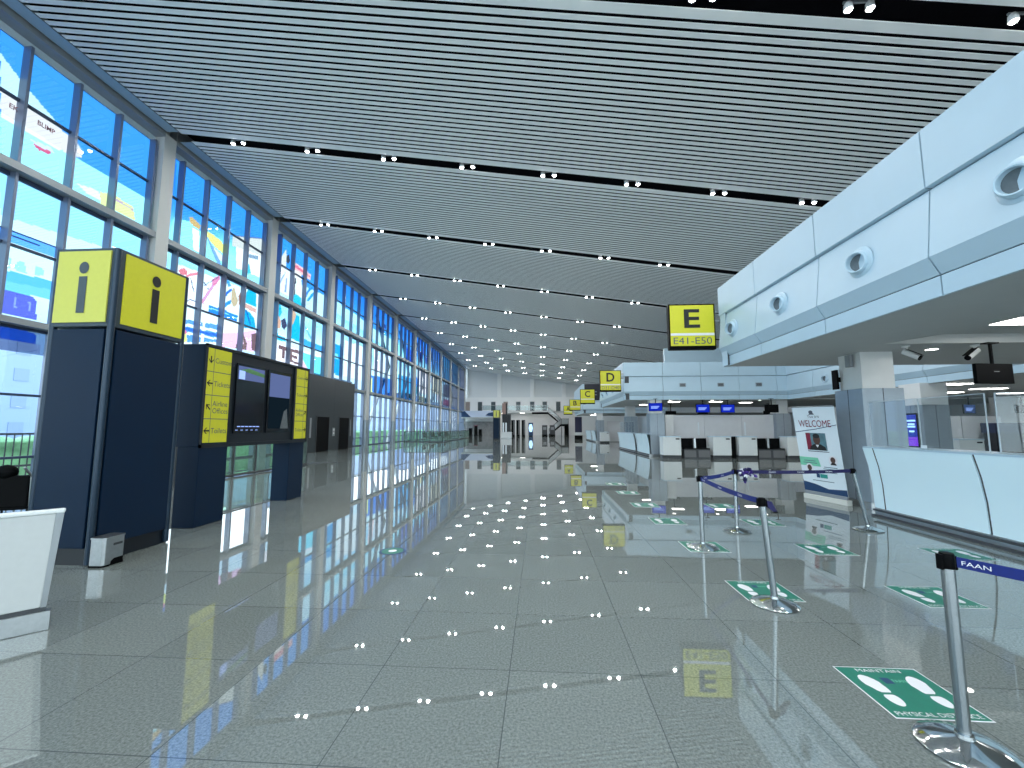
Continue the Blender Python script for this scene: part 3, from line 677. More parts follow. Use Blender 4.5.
# small stainless bin at the pillar's corner
t = thing('steel_bin', 'small stainless steel bin with a dark slot at the foot of the navy pillar', 'bin', (-4.84,4.6,0), rz=PI/2)
m = MB()
m.prism([(-.125,-.065),(-.10,-.09),(.10,-.09),(.125,-.065),(.125,.065),(.10,.09),(-.10,.09),(-.125,.065)], 'z', .02, .30)
m.build('body', steel, t, bevel=.004)
MB().prism([(-.13,-.07),(-.10,-.095),(.10,-.095),(.13,-.07),(.13,.07),(.10,.095),(-.10,.095),(-.13,.07)], 'z', .30, .315).build('lid', steel, t)
MB().box(-.12,-.08,0,.12,.08,.02).build('base', black, t)
MB().prism([(-.04,.02),(.10,.02),(.10,.075),(.0,.075),(-.035,.05)], 'y', -.094, -.09).build('pedal_recess', black, t)
MB().box(-.02,-.094,.215,.08,-.09,.24).build('name_plate', darkgrey, t)

# ------------------------------------------------------------------ directory board on two legs
D = thing('directory_board', 'navy directory board with yellow lists and two tall screens on two legs', 'directory board', (-5.25,6.28,0))
MB().box(-.36,0,0,0,.60,1.22).box(-.40,0,1.22,0,.6,2.84).build('leg', navy, D, bevel=.008)
MB().box(-.40,2.44,0,-.04,2.99,1.22).build('leg', navy, D, bevel=.008)
MB().box(-.36,.60,1.20,-.02,3.0,2.84).build('board_body', navy_dark, D, bevel=.008)
m = MB()
m.box(-.02,0,2.81,.012,3.0,2.85).box(-.02,0,1.2,.012,3.0,1.26).box(-.02,0,1.2,.012,.03,2.85).box(-.02,2.96,1.2,.012,3.0,2.85).box(-.02,.55,1.2,.01,.60,2.85).box(-.02,2.44,1.2,.01,2.5,2.85)
m.build('frame', navy_dark, D)
def list_panel(y0, y1, arrows_right, rows):
    p = MB().box(-.005,y0,1.28,.006,y1,2.79).build('yellow_list', yellow, D)
    H = (2.79-1.28)/4
    m = MB(); w = y1-y0
    for k in range(1,4): m.box(.006,y0,1.28+H*k-.006,.008,y1,1.28+H*k+.006)
    yl = y0+w*.27 if not arrows_right else y1-w*.27
    m.box(.006,yl-.004,1.28,.008,yl+.004,2.79)
    m.build('divider', inkgrey, p)
    for k, (s, d) in enumerate(rows):
        zc_ = 2.79 - H*(k+.5)
        if not arrows_right: text(s, None, .085 if '\n' not in s else .20, inkgrey, p, (.0085, y0+w*.31, zc_), FACE_PX, align='LEFT')
        else: text(s, w*.62, None, inkgrey, p, (.0085, y0+w*.38, zc_), FACE_PX)
        ya = y0+w*.14 if not arrows_right else y1-w*.14
        m = MB(); a = MB()
        pts = [(-.06,0),(-.005,.05),(.015,.05),(-.022,.012),(.06,.012),(.06,-.012),(-.022,-.012),(.015,-.05),(-.005,-.05)]
        ang = {'l':0,'r':PI,'ul':-PI/4,'ur':PI+PI/4,'dl':PI/2}[d]
        q = [(u*math.cos(ang)-v*math.sin(ang), u*math.sin(ang)+v*math.cos(ang)) for u, v in pts]
        m.add([(.0085, ya+u, zc_+v) for u, v in q], [(0,1,2,3),(3,4,5,6),(3,6,0),(0,6,7,8)])
        m.build('arrow', ink, p, recalc=False)
list_panel(.03,.55,False,[('Customs','dl'),('Tickets','l'),('Airline\nOffices','ul'),('Toilets','l')])
list_panel(2.50,2.95,True,[('Customs','r'),('Tickets','r'),('Airline\nOffices','ur'),('Toilets','r')])
s = MB().box(-.01,.70,1.42,.008,1.46,2.64).build('screen', blackgloss, D)
MB().box(.008,.73,2.36,.010,1.43,2.60).build('screen_header', screen_sky, s)
MB().box(.010,.75,2.37,.011,.90,2.52).build('picture', screen_text, s)
MB().prism([(.75,2.52),(1.43,2.46),(1.43,2.52),(1.0,2.58)], 'x', .010,.011).build('picture', mat('pic_green',(90,140,90),.6,noise=.1), s)
m = MB()
for k in range(6): m.box(.008,.78+.1*k,1.53,.009,.86+.1*k,1.545)
for k in range(5): m.box(.008,.74+.13*k,1.47,.009,.80+.13*k,1.48)
m.build('caption', screen_text, s)
s = MB().box(-.01,1.56,1.42,.008,2.32,2.64).build('screen', blackgloss, D)
MB().box(.008,1.61,2.12,.010,2.27,2.58).build('sky_picture', screen_sky, s)
MB().box(.008,1.61,1.50,.010,2.27,2.12).build('sea_picture', screen_dark, s)
MB().prism([(2.0,1.5),(2.27,1.5),(2.2,1.9),(2.1,1.85)], 'x', .010,.011).build('shore_picture', mat('shore',(90,96,100),.6,noise=.2), s)

# ------------------------------------------------------------------ lift block against the window wall
t = thing('lift_block', 'dark stone lift block with two black lift doors by the window wall', 'lift', (-13.9,24.65,0))
m = MB().box(-.75,0,0,0,6.3,4.78)
m.build('block', granite_dark, t, bevel=.01)
m = MB()
for z in (1.2,2.4,3.6): m.box(0,0,z-.008,.004,6.3,z+.008)
for y in (3.25,): m.box(0,y-.008,0,.004,y+.008,4.78)
m.build('stone_joint', darkgrey, t)
for y0, y1 in ((1.05,2.6),(4.0,5.5)):
    d = MB().box(-.02,y0,0,.012,y1,2.2).build('lift_door', black, t)
    MB().box(.0,y0-.06,0,.03,y0,2.26).box(.0,y1,0,.03,y1+.06,2.26).box(0,y0-.06,2.2,.03,y1+.06,2.26).build('frame', darkgrey, d)
p = MB().box(0,3.12,.95,.02,3.42,1.5).build('call_panel', steel, t)
MB().box(.02,3.2,1.3,.024,3.34,1.42).box(.02,3.2,1.08,.024,3.34,1.2).build('call_button', white_ink, p)
MB().box(0,.25,.9,.02,.42,2.1).build('side_strip', midgrey, t); MB().box(0,5.75,.9,.02,5.85,2.1).build('side_strip', midgrey, t)

# ------------------------------------------------------------------ white desk end at the left edge
t = thing('white_desk', 'white panelled desk end with steel plinth in front of the navy pillar', 'desk', (-3.745,3.13,0), rz=math.radians(47))
m = MB()
m.prism([(-1.6,.17),(-.03,.17),(.01,.80),(-.0,.86),(-1.6,.86)], 'y', .0, .035)
m.build('panel', mat('desk_front', (196,200,200), .4, noise=.02), t, bevel=.008)
MB().prism([(-.03,.17),(.0,.17),(.045,.86),(.0,.86)], 'y', .0, .04).build('edge_trim', alu_grey, t)
MB().box(-1.6,-.01,.86,.05,.05,.89).build('top', mat('desk_top', (226,230,230), .35, noise=.02), t, bevel=.008)
MB().box(-1.6,-.015,0,.03,.05,.14).build('plinth', steel, t, bevel=.005)
MB().box(-1.6,.0,.14,.0,.035,.17).build('shadow_gap', darkgrey, t)

# wheelchair half hidden behind the pillar
t = thing('wheelchair', 'black folded wheelchair half hidden behind the navy pillar', 'wheelchair', (-7.45,5.75,0), rz=math.radians(25)); t.scale = (.82,.82,.84)
MB().box(-.28,-.30,.45,.28,.22,.52).build('seat', black, t, bevel=.02)
MB().box(-.27,-.36,.5,.27,-.28,1.02).build('backrest', black, t, bevel=.02)
MB().blob((-.05,-.32,1.08),.16,.09,.12).build('headrest', black, t, smooth=True)
for s in (-1,1):
    w = MB(); n=20
    for k in range(n):
        a=2*PI*k/n; b2=2*PI*(k+1)/n
        w.tube((s*.33,-.2+.3*math.cos(a),.3+.3*math.sin(a)),(s*.33,-.2+.3*math.cos(b2),.3+.3*math.sin(b2)),.02,6)
    w.tube((s*.30,-.2,.3),(s*.36,-.2,.3),.04,10)
    w.build('wheel', black, t)
    MB().path([(s*.29,-.32,.3),(s*.29,-.34,1.0),(s*.29,-.55,1.16)],.02,8).build('push_handle', steel, t)
    MB().box(s*.29-.03,-.28,.70,s*.29+.03,.15,.75).path([(s*.29,.12,.12),(s*.29,.12,.7)],.016,8).build('armrest', black, t)
    MB().lathe([(.0001,-.02),(.1,-.02),(.1,.02),(.0001,.02)],14,(s*.27,.32,.1),(1,0,0)).build('caster', darkgrey, t)
MB().box(-.22,.3,.1,.22,.46,.13).path([(-.2,.2,.45),(-.2,.38,.12)],.015,6).path([(.2,.2,.45),(.2,.38,.12)],.015,6).build('footrest', steel, t)

# ------------------------------------------------------------------ balustrades by the window wall
def balustrade(label, pts, spacing=1.04, h=1.05):
    t = thing('glass_balustrade', label, 'balustrade', (pts[0][0],pts[0][1],0))
    ox, oy = pts[0]
    for (xa,ya),(xb,yb) in zip(pts,pts[1:]):
        L = math.hypot(xb-xa,yb-ya); n = max(1,round(L/spacing)); ux,uy=(xb-xa)/L,(yb-ya)/L
        for k in range(n+1):
            x,y = xa-ox+(xb-xa)*k/n, ya-oy+(yb-ya)*k/n
            MB().box(x-.03,y-.03,0,x+.03,y+.03,h).build('post', darkgrey, t)
        nx,ny = -uy*.012, ux*.012
        a=(xa-ox,ya-oy); c=(xb-ox,yb-oy)
        MB().add([(a[0]-nx,a[1]-ny,.08),(c[0]-nx,c[1]-ny,.08),(c[0]+nx,c[1]+ny,.08),(a[0]+nx,a[1]+ny,.08),(a[0]-nx,a[1]-ny,h-.05),(c[0]-nx,c[1]-ny,h-.05),(c[0]+nx,c[1]+ny,h-.05),(a[0]+nx,a[1]+ny,h-.05)],
            [(0,3,2,1),(4,5,6,7),(0,1,5,4),(1,2,6,5),(2,3,7,6),(3,0,4,7)]).build('glass_panel', railglass, t)
        MB().tube((a[0],a[1],h),(c[0],c[1],h),.028,8).build('handrail', darkgrey, t)
        MB().tube((a[0],a[1],.05),(c[0],c[1],.05),.04,8).build('base_rail', darkgrey, t)
    return t
balustrade('glass balustrade with dark posts seen under the directory board', [(-9.5,10.6),(-9.5,16.9)])
balustrade('far glass balustrade with close posts running along the window wall', [(-14.3,44.3),(-10.2,44.3),(-10.5,62.5)], 1.3, 1.1)
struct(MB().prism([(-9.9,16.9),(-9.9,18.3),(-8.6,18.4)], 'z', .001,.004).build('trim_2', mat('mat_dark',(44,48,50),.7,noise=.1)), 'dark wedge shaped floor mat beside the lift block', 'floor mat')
# rows of seats behind the far balustrade
def bench():
    t = thing('seat_bench', 'x', 'bench', (0,0,0))
    for k in range(3):
        MB().box(-.3,-.8+.55*k-.24,.42,.2,-.8+.55*k+.24,.47).prism([(-.30,.45),(-.24,.45),(-.34,.95),(-.40,.95)],'y',-.8+.55*k-.24,-.8+.55*k+.24).build('seat', black, t)
    MB().box(-.1,-1.1,.34,-.0,.6,.40).build('beam', steel, t)
    for y in (-.85,.35): MB().box(-.35,y-.03,0,.25,y+.03,.04).box(-.09,y-.02,.04,-.01,y+.02,.36).build('leg', steel, t)
    return t
b0 = bench()
for k, y in enumerate((47.5,51.0,54.5,58.0)):
    lab = 'row of black seats by the window wall behind the far balustrade, %s row counting away' % ORD[k]
    if k == 0: b0.location = (-12.6,y,0); b0['label'] = lab; b0['group'] = 'black seat rows'
    else: dup(b0,(-12.6,y,0),lab)

# ------------------------------------------------------------------ far kiosks in front of the end wall
t = thing('totem_kiosk', 'tall dark totem kiosk with a brown top beyond the far info pillar', 'kiosk', (-4.9,60.5,0))
MB().box(-.45,-.3,.0,.25,.3,4.95).build('column', navy_dark, t)
MB().box(-.46,-.31,3.4,.05,-.30,4.95).build('poster', mat('poster_brown',(150,124,116),.6,noise=.15), t)
MB().box(.25,-.25,0,.75,.25,3.4).build('wing', navy_dark, t)
MB().box(-.4,-.31,.7,-.18,-.3,2.2).box(.0,-.31,.7,.2,-.3,2.2).build('light_panel', paper, t)
t = thing('reception_counter', 'small white counter at the foot of the tall totem kiosk', 'counter', (-4.7,59.2,0))
MB().box(-.7,-.3,0,.75,.3,.12).build('plinth', steel, t); MB().box(-.72,-.32,.12,.77,.32,.85).build('panel', deskwhite, t); MB().box(-.76,-.36,.85,.8,.36,.9).build('top', white_paint, t)
for k, x in enumerate((-4.55,-3.7,-2.8)):
    t = thing('dark_kiosk', 'dark upright display panel before the end wall, %s after the totem' % ORD[k], 'kiosk', (x,72,0), group='dark upright panels')
    MB().box(-.3,-.12,0,.3,.12,.2).build('base', black, t)
    MB().box(-.30,-.08,.2,.30,.08,2.78).build('panel', black, t)
    MB().box(.1,-.09,.3,.2,-.08,2.7).build('light_strip', midgrey, t)
t = thing('lit_kiosk', 'kiosk with a glowing pale blue screen before the end wall', 'kiosk', (-1.62,75,0))
MB().box(-.35,-.2,0,.35,.2,.1).build('base', black, t); MB().box(-.40,-.08,.1,.40,.08,2.35).build('body', navyprint, t)
MB().prism([(-.2,.75),(.2,.75),(.36,1.4),(.2,2.1),(-.2,2.1),(-.36,1.4)],'y',-.095,-.08).build('screen', screen_glow, t)
for k,x in enumerate((.85,2.25)):
    t = thing('ticket_machine', 'grey ticket machine beneath the staircase, %s from the lit kiosk' % ORD[k], 'machine', (x,78,0), group='grey machines under the stairs')
    MB().box(-.5,-.35,0,.5,.35,.25).build('base', black, t); MB().box(-.48,-.3,.25,.48,.3,1.95).build('cabinet', darkgrey, t, bevel=.04); MB().box(-.3,-.31,1.1,.3,-.3,1.6).build('screen', midgrey, t)

# ------------------------------------------------------------------ check-in islands
def fascia_x(X, y0, y1, name, label, seams, zt=4.93):
    """canopy edge facing -X; panels between the seam positions"""
    o = thing(name, label, 'canopy', (X,y0,0)); o['kind'] = 'structure'
    pf = [(0,zt),(.0,4.24),(.05,4.22),(-.04,3.42),(.07,3.22),(.07,2.98)]
    cuts = [y0]+[s for s in seams if y0+.05 < s < y1-.05]+[y1]
    m = MB(); g = .010
    for a, c in zip(cuts,cuts[1:]):
        for (xa,za),(xb,zb) in zip(pf,pf[1:]):
            zA = za - (.010 if za == 4.22 else .0); zB = zb
            if (xa,za) == (.0,4.24): zA -= .001; zB += .004
            if za == 3.22: zA -= .014
            m.prism([(xa,zA),(xa+.04,zA),(xb+.04,zB),(xb,zB)], 'y', a-y0+g, c-y0-g)
    m.build('panel', white_panel, o)
    MB().prism([(.06,zt),(.3,zt),(.3,2.99),(.09,2.99),(.09,3.22),(.03,3.42),(.1,4.2)], 'y', .012, y1-y0-.012).build('backing', darkgrey, o)
    cap = [(0,zt),(0,4.24),(.05,4.22),(-.04,3.42),(.07,3.22),(.07,2.98),(.32,2.98),(.32,zt)]
    cap = cap[:6]+[(.082,2.98),(.082,3.21),(-.028,3.42),(.062,4.22),(.011,4.24),(.011,zt)]
    MB().prism(cap, 'y', 0, .01).prism(cap, 'y', y1-y0-.01, y1-y0).build('end_cap', white_panel, o)
    return o
def fascia_y(Y, x0, x1, name, label, seams, zt=4.97, sgn=-1):
    """canopy edge facing -Y"""
    o = thing(name, label, 'canopy', (x0,Y,0)); o['kind'] = 'structure'
    pf = [(0,zt),(.0,4.24),(.05,4.22),(-.04,3.42),(.07,3.22),(.07,2.98)]
    cuts = [x0]+seams+[x1]; m = MB(); g = .008
    for a, c in zip(cuts,cuts[1:]):
        for (xa,za),(xb,zb) in zip(pf,pf[1:]):
            zA = za - (.012 if za == 4.22 else (.014 if za == 3.22 else .0))
            m.prism([(-sgn*xa,zA),(-sgn*(xa+.04),zA),(-sgn*(xb+.04),zb),(-sgn*xb,zb)], 'x', a-x0+g, c-x0-g)
    m.build('panel', white_panel, o)
    MB().prism([(-sgn*.06,zt),(-sgn*.3,zt),(-sgn*.3,2.99),(-sgn*.09,2.99),(-sgn*.09,3.22),(-sgn*.03,3.42),(-sgn*.1,4.2)], 'x', .012, x1-x0-.012).build('backing', darkgrey, o)
    cap = [(-sgn*u, v) for u, v in [(0,zt),(0,4.24),(.05,4.22),(-.04,3.42),(.07,3.22),(.07,2.98),(.32,2.98),(.32,zt)]]
    MB().prism(cap, 'x', 0, .01).prism(cap, 'x', x1-x0-.01, x1-x0).build('end_cap', white_panel, o)
    return o
FX = 4.4
# canopy E
fascia_x(FX, .6, 10.5, 'trim_3', 'white panelled canopy edge above counter E with round nozzles', [1.02,2.95,4.884,6.82,8.75])
fascia_y(10.5, FX+.012, 12.6, 'trim_4', 'far side of the white canopy over counter E', [6.5,8.5,10.4], 4.93, sgn=1)
wallbox('trim_5', 'closing panel of the canopy behind the viewpoint', FX+.1, .55, 2.98, 12.6, .65, 4.93, white_panel)
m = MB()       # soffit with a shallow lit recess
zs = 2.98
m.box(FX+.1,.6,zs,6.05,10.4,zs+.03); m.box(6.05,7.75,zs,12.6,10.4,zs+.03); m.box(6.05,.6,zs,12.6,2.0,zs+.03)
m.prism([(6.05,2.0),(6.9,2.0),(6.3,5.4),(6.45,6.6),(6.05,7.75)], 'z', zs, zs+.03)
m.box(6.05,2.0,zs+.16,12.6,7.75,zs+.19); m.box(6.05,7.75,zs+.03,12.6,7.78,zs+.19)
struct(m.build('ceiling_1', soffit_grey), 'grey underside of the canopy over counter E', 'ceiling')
def nozzle(loc, label, group='round air nozzles'):
    t = thing('air_nozzle', label, 'air vent', loc, group=group)
    MB().lathe([(.215,0),(.215,.012),(.18,.03),(.15,.035)], 32, (0,0,0), (-1,0,0)).build('flange', white_panel, t, smooth=True)
    dd = (-1,-.32,-.06)
    MB().lathe([(.15,-.02),(.158,.03),(.15,.085),(.132,.115),(.118,.11),(.112,.04)], 32, (0,0,0), dd, closed=False).build('nozzle_ring', white_panel, t, smooth=True)
    MB().lathe([(.0001,.035),(.116,.045)], 28, (0,0,0), dd, closed=False).build('grille', mat('grille_grey',(96,106,112),.6,noise=.1), t)
    return t
nz = nozzle((FX-.005,3.96,3.76), 'round white air nozzle on canopy E, fourth from the hanging E sign')
for k, y in enumerate((5.9,7.85,9.77)):
    dup(nz, (FX-.005,y,3.76), 'round white air nozzle on canopy E, %s from the hanging E sign' % ('third','second','nearest'.replace('nearest','first'))[k])
dup(nz, (FX-.005,2.02,3.76), 'round white air nozzle on canopy E, fifth from the hanging E sign')

def hanging_sign(loc, big, small, label):
    t = thing('hanging_sign', label, 'sign', loc, group='yellow lettered check-in signs')
    MB().box(-.56,0,-.57,.56,.16,.57).build('case', black, t, bevel=.01)
    f = MB().box(-.525,-.006,-.48,.525,0,.535).build('yellow_face', yellow, t)
    MB().box(-.525,-.010,-.225,.525,-.006,-.165).build('white_band', stickwhite, f)
    text(big, {'E':.38,'D':.42,'C':.40,'B':.36,'A':.40}[big], .47, ink, f, (0,-.011,.20), FACE_MY, bold=.02)
    if small: text(small, .92, .17, inkgrey, f, (0,-.011,-.355), FACE_MY)
    MB().box(.56,.05,.35,.70,.09,.40).box(.56,.05,.12,.70,.09,.17).build('bracket', alu_grey, t)
    return t
hanging_sign((3.75,10.5,3.99), 'E', 'E41-E50', 'large yellow hanging sign with a black letter E')
hanging_sign((3.74,22.62,3.97), 'D', 'D31-D40', 'yellow hanging sign with a black letter D')
hanging_sign((3.66,32.8,3.88), 'C', None, 'yellow hanging sign with a black letter C')
hanging_sign((3.62,44.0,3.82), 'B', None, 'small yellow hanging sign with a black letter B')
hanging_sign((3.60,54.7,3.72), 'A', None, 'smallest yellow hanging sign with a black letter A')

def clad_column(loc, label, w=.76, ws=.60):
    o = thing('column', label, 'column', loc); o['kind'] = 'structure'
    MB().box((w-ws)/2-.03,(w-ws)/2-.03,2.27,(w+ws)/2-.03,(w+ws)/2-.03,3.0).build('shaft', white_paint, o)
    m = MB().box(0,0,.12,w,w,2.27); m.build('cladding', clad_grey, o, bevel=.01)
    m = MB().box(-.003,w/2-.006,.12,0,w/2+.006,2.27).box(w/2-.006,-.003,.12,w/2+.006,0,2.27); m.build('cladding_joint', darkgrey, o)
    MB().box(-.015,-.015,0,w+.015,w+.015,.12).build('skirting', steel, o)
    return o
c0 = clad_column((6.15,8.5,0), 'white column with grey cladding behind the welcome banner')
sp = thing('wall_speaker', 'small grey wall speaker high on the white column', 'speaker', (6.17,8.75,2.83))
MB().box(-.07,-.06,-.12,.0,.08,.12).build('housing', midgrey, sp, bevel=.01); MB().box(-.075,-.04,-.1,-.07,.06,.1).build('grille', alu_grey, sp)
sp = thing('wall_bracket_screen', 'slim black screen edge on the side of the white column', 'screen', (6.09,9.1,2.5))
MB().box(.0,-.03,-.2,.04,.12,.2).build('casing', black, sp); MB().box(.04,.02,-.05,.14,.06,.05).build('arm', black, sp)

# hall-end service counter, curved white panels
PROF = [(.12,.14),(.105,.54),(.063,.86),(-.01,1.165)]
def service_counter(loc, label, lens, group=None):
    t = thing('service_counter', label, 'counter', loc, group=group)
    y = 0.0
    MB().prism([(x-.003,z) for x,z in PROF]+[(x+.03,z) for x,z in reversed(PROF)], 'y', -.021, -.001).build('seam_strip', darkgrey, t)
    for L in lens:
        m = MB(); m.prism(PROF+[(-.01,1.19),(.03,1.19),(.10,.86),(.145,.54),(.16,.14)], 'y', y-L+.02, y-.02)
        m.build('front_panel', counter_front, t, smooth=True)
        m = MB(); m.prism([(x+.018,z) for x,z in PROF]+[(x+.03,z) for x,z in reversed(PROF)], 'y', y-L-.02, y-L+.02)
        m.build('seam_strip', darkgrey, t)
        y -= L
    MB().prism([(.15,.14),(.15,.86),(.06,1.16),(.5,1.16),(.5,.14)], 'y', .0, .02).prism([(PROF[0][0],.14),(PROF[1][0],.54),(PROF[2][0],.86),(PROF[3][0],1.165),(.2,1.165),(.3,.14)], 'y', .0, .22).build('end_panel', counter_front, t, smooth=True)
    MB().prism([(-.02,1.165),(.55,1.165),(.55,1.19),(-.02,1.19)], 'y', y, .2).build('top', white_panel, t)
    MB().box(.10,y,.0,.3,.2,.14).build('kick_plate', steel, t)
    MB().box(.04,y,.0,.10,.21,.03).box(.07,y,.09,.10,.21,.12).build('kick_rail', darkgrey, t)
    return t
service_counter((5.70,7.75,0), 'long white curved counter with a steel kick plate below canopy E', [1.70,1.70,1.70,1.5])
# acrylic screens on counter E
def acrylic_screen(loc, L, label, rz=0, H=.78):
    t = thing('acrylic_screen', label, 'screen', loc, rz=rz, group='clear screens on counter E')
    MB().box(-.004,-L,.02,.004,0,H).build('sheet', acrylic, t)
    m = MB()
    n = max(2, int(round(L/.9))+1)
    for k in range(n): m.box(-.006,-L*k/(n-1)-.006,0,.006,-L*k/(n-1)+.006,H)
    m.box(-.005,-L,H-.005,.005,0,H+.005)
    m.build('edge_frame', mat('acrylic_edge',(190,200,206),.3,noise=.02), t)
    return t
acrylic_screen((5.9,8.03,1.19), 2.0, 'clear acrylic screen standing along counter E beside the column')
for k, y in enumerate((5.75,5.35)):
    acrylic_screen((5.95,y+.2,1.19), .4, 'clear acrylic divider across counter E, %s from the column' % ORD[k], rz=math.radians(78))
# counter papers
t = thing('card_stand', 'small white card stand on top of counter E', 'card stand', (5.86,6.95,1.19)); MB().box(-.03,-.05,0,.03,.05,.012).build('foot', acrylic, t); MB().box(-.004,-.05,.012,.004,.05,.06).build('card', paper, t)

# ceiling fittings under canopy E
def downlight(loc, label, group='round soffit downlights', r=.1):
    t = thing('soffit_downlight', label, 'light', loc, group=group)
    MB().lathe([(r,0),(r+.02,-.012),(r-.01,-.016)], 20, (0,0,0), closed=False).build('trim_ring', white_paint, t)
    MB().lathe([(.0001,-.012),(r-.005,-.012)], 20, (0,0,0), closed=False).build('lens', lamp_white, t)
    return t
dl0 = downlight((7.3,8.3,2.98), 'round downlight between the two cameras under canopy E')
def strip(loc, label, sx=.6, sy=.6, group='square panel lights'):
    t = thing('panel_light', label, 'light', loc, group=group)
    MB().box(-sx/2-.03,-sy/2-.03,-.012,sx/2+.03,sy/2+.03,0).build('frame', white_paint, t)
    MB().box(-sx/2,-sy/2,-.018,sx/2,sy/2,-.012).build('diffuser', lamp_white, t)
    return t
strip((7.62,6.78,3.135), 'bright square panel light in the recess under canopy E', 1.15, .45)
strip((9.9,6.78,3.135), 'square panel light deep in the recess under canopy E', 1.15, .45)
def cctv(loc, label, rz):
    t = thing('security_camera', label, 'camera', loc, rz=rz, group='white security cameras')
    MB().lathe([(.06,0),(.06,-.02),(.025,-.03),(.022,-.09)], 14, (0,0,0)).build('mount', white_paint, t, smooth=True)
    b_ = MB().tube((0,.04,-.09),(0,-.17,-.23),.05,14).build('body', white_paint, t, smooth=True)
    MB().tube((0,-.17,-.23),(0,-.19,-.243),.046,14).prism([(-.22,-.2),(-.0,-.055),(.0,-.045),(-.22,-.19)],'x',-.052,.052).build('hood', black, b_)
    return t
cctv((6.6,8.0,2.98), 'white security camera beside the column under canopy E', math.radians(35))
cctv((7.72,7.95,2.98), 'white security camera next to the black monitor under canopy E', math.radians(-78))
def monitor(loc, label, face, w=.64, h=.37, rz=0, tilt=0, drop=.3, group='hanging monitors', cap=None):
    t = thing('hanging_monitor', label, 'monitor', loc, rz=rz, group=group)
    c = MB().box(-w/2,-.03,-h/2,w/2,.03,h/2).build('casing', black, t, bevel=.006)
    if face is not None:
        MB().box(-w/2+.02,-.034,-h/2+.02,w/2-.02,-.03,h/2-.02).build('screen', face, c)
        m = MB(); random.seed(7)
        for k in range(3): m.box(-w*.33,-.036,.02-.05*k,w*(.28-.07*k),-.034,.045-.05*k)
        m.build('screen_text', screen_text, c)
    MB().tube((0,0,h/2),(0,0,h/2+drop),.025,8).box(-.1,-.06,h/2+drop-.02,.1,.06,h/2+drop).build('ceiling_mount', black, t)
    return t
mo = monitor((7.62,7.6,2.42), 'black hanging monitor turned away under canopy E', None, .68, .34, math.radians(8), drop=.36)
MB().box(-.02,-.035,.03,.08,-.031,.04).build('badge', midgrey, mo)

# island between counters D and C, and between B and A
SOFF = soffit_grey
def desk(loc, label, grp):
    t = thing('check_in_desk', label, 'desk', loc, group=grp)
    MB().prism([(-.02,.16),(.0,.16),(.03,1.08),(-.02,1.08)], 'x', -.43,.43).box(-.43,0,.16,.43,.62,1.04).build('panel', deskwhite, t, bevel=.008)
    MB().box(-.45,-.03,1.05,.45,.66,1.09).build('top', white_panel, t)
    MB().box(-.44,.05,0,.44,.6,.16).build('plinth', darkgrey, t)
    MB().box(.18,-.035,.93,.36,-.02,.99).build('name_plate', black, t)
    return t
def conveyor(loc, label, grp):
    t = thing('baggage_conveyor', label, 'conveyor', loc, group=grp)
    MB().box(-.62,.0,0,.62,1.5,.46).build('body', darkgrey, t)
    for s in (-.34,.34):
        MB().box(s-.28,-.01,.06,s+.28,.0,.40).build('belt_end', mat('belt_end_grey',(104,106,108),.5,noise=.05), t)
        MB().box(s-.28,.02,.46,s+.28,1.5,.50).build('belt', black, t)
        MB().prism([(.3,.42),(1.5,.42),(1.5,.95),(.9,.9)], 'x', s-.3,s-.26).build('side_guard', darkgrey, t)
    MB().box(-.62,.45,.50,.62,.62,.98).build('scanner_arch', black, t)
    MB().box(-.05,.3,.42,.05,.5,.98).build('scale_display', steel, t)
    return t
D0 = desk((6.50,21.6,0), 'white check-in desk in row D touching the clad column', 'check-in desks D')
dup(D0, (8.90,21.6,0), 'white check-in desk in row D below the second blue monitor')
dup(D0, (10.12,21.6,0), 'white check-in desk in row D below the third blue monitor')
dup(D0, (12.4,21.6,0), 'white check-in desk in row D partly hidden by the welcome banner')
V0 = conveyor((7.72,21.65,0), 'dark baggage conveyor between the first two desks of row D', 'baggage conveyors D')
dup(V0, (11.26,21.65,0), 'dark baggage conveyor between the third and last desks of row D')
t = thing('slim_post', 'dark slim cabinet between the two middle desks of row D', 'cabinet', (9.51,21.75,0)); MB().box(-.10,0,0,.10,.6,1.05).build('body', black, t); MB().box(-.11,-.01,1.05,.11,.62,1.08).build('top', darkgrey, t)
# back screen of row D
t = thing('screen_wall', 'long pale grey partition behind the desks of row D', 'partition', (7.0,23.9,0))
for k in range(3): MB().box(1.97*k,0,.1,1.97*k+1.95,.06,2.2).build('panel', panelgrey, t)
MB().box(0,-.02,0,5.9,.08,.1).build('base', steel, t)
m = MB()
for x in (1.6,4.05): m.box(x,-.03,1.1,x+.07,0,1.8)
m.build('light_strip', paper, t)
t = thing('white_pylon', 'narrow white panel beside the clad column of row D', 'panel', (6.72,23.3,0)); MB().box(-.02,0,.1,.42,.08,2.2).build('panel', white_paint, t); MB().box(-.04,-.02,0,.44,.1,.1).build('foot', steel, t)
# monitors of row D
M0 = monitor((5.95,22.3,2.57), 'blue hanging monitor in front of the clad column of row D', screen_blue, .68, .42, math.radians(-12), drop=.22, group='hanging monitors of row D')
dup(M0, (8.22,22.05,2.48), 'blue hanging monitor of row D, second from the clad column', rz=0)
dup(M0, (9.44,22.05,2.47), 'blue hanging monitor of row D, third from the clad column', rz=0)
monitor((11.6,22.1,2.47), 'black hanging monitor at the banner end of row D', None, .66, .4, 0, drop=.3, group='hanging monitors of row D')
for k, x in enumerate((7.4,9.15,12.75)):
    monitor((x,24.6,2.35), 'small black rear monitor above the partition, %s from the clad column' % ORD[k], None, .58, .2, 0, drop=.4, group='small rear monitors of row D')
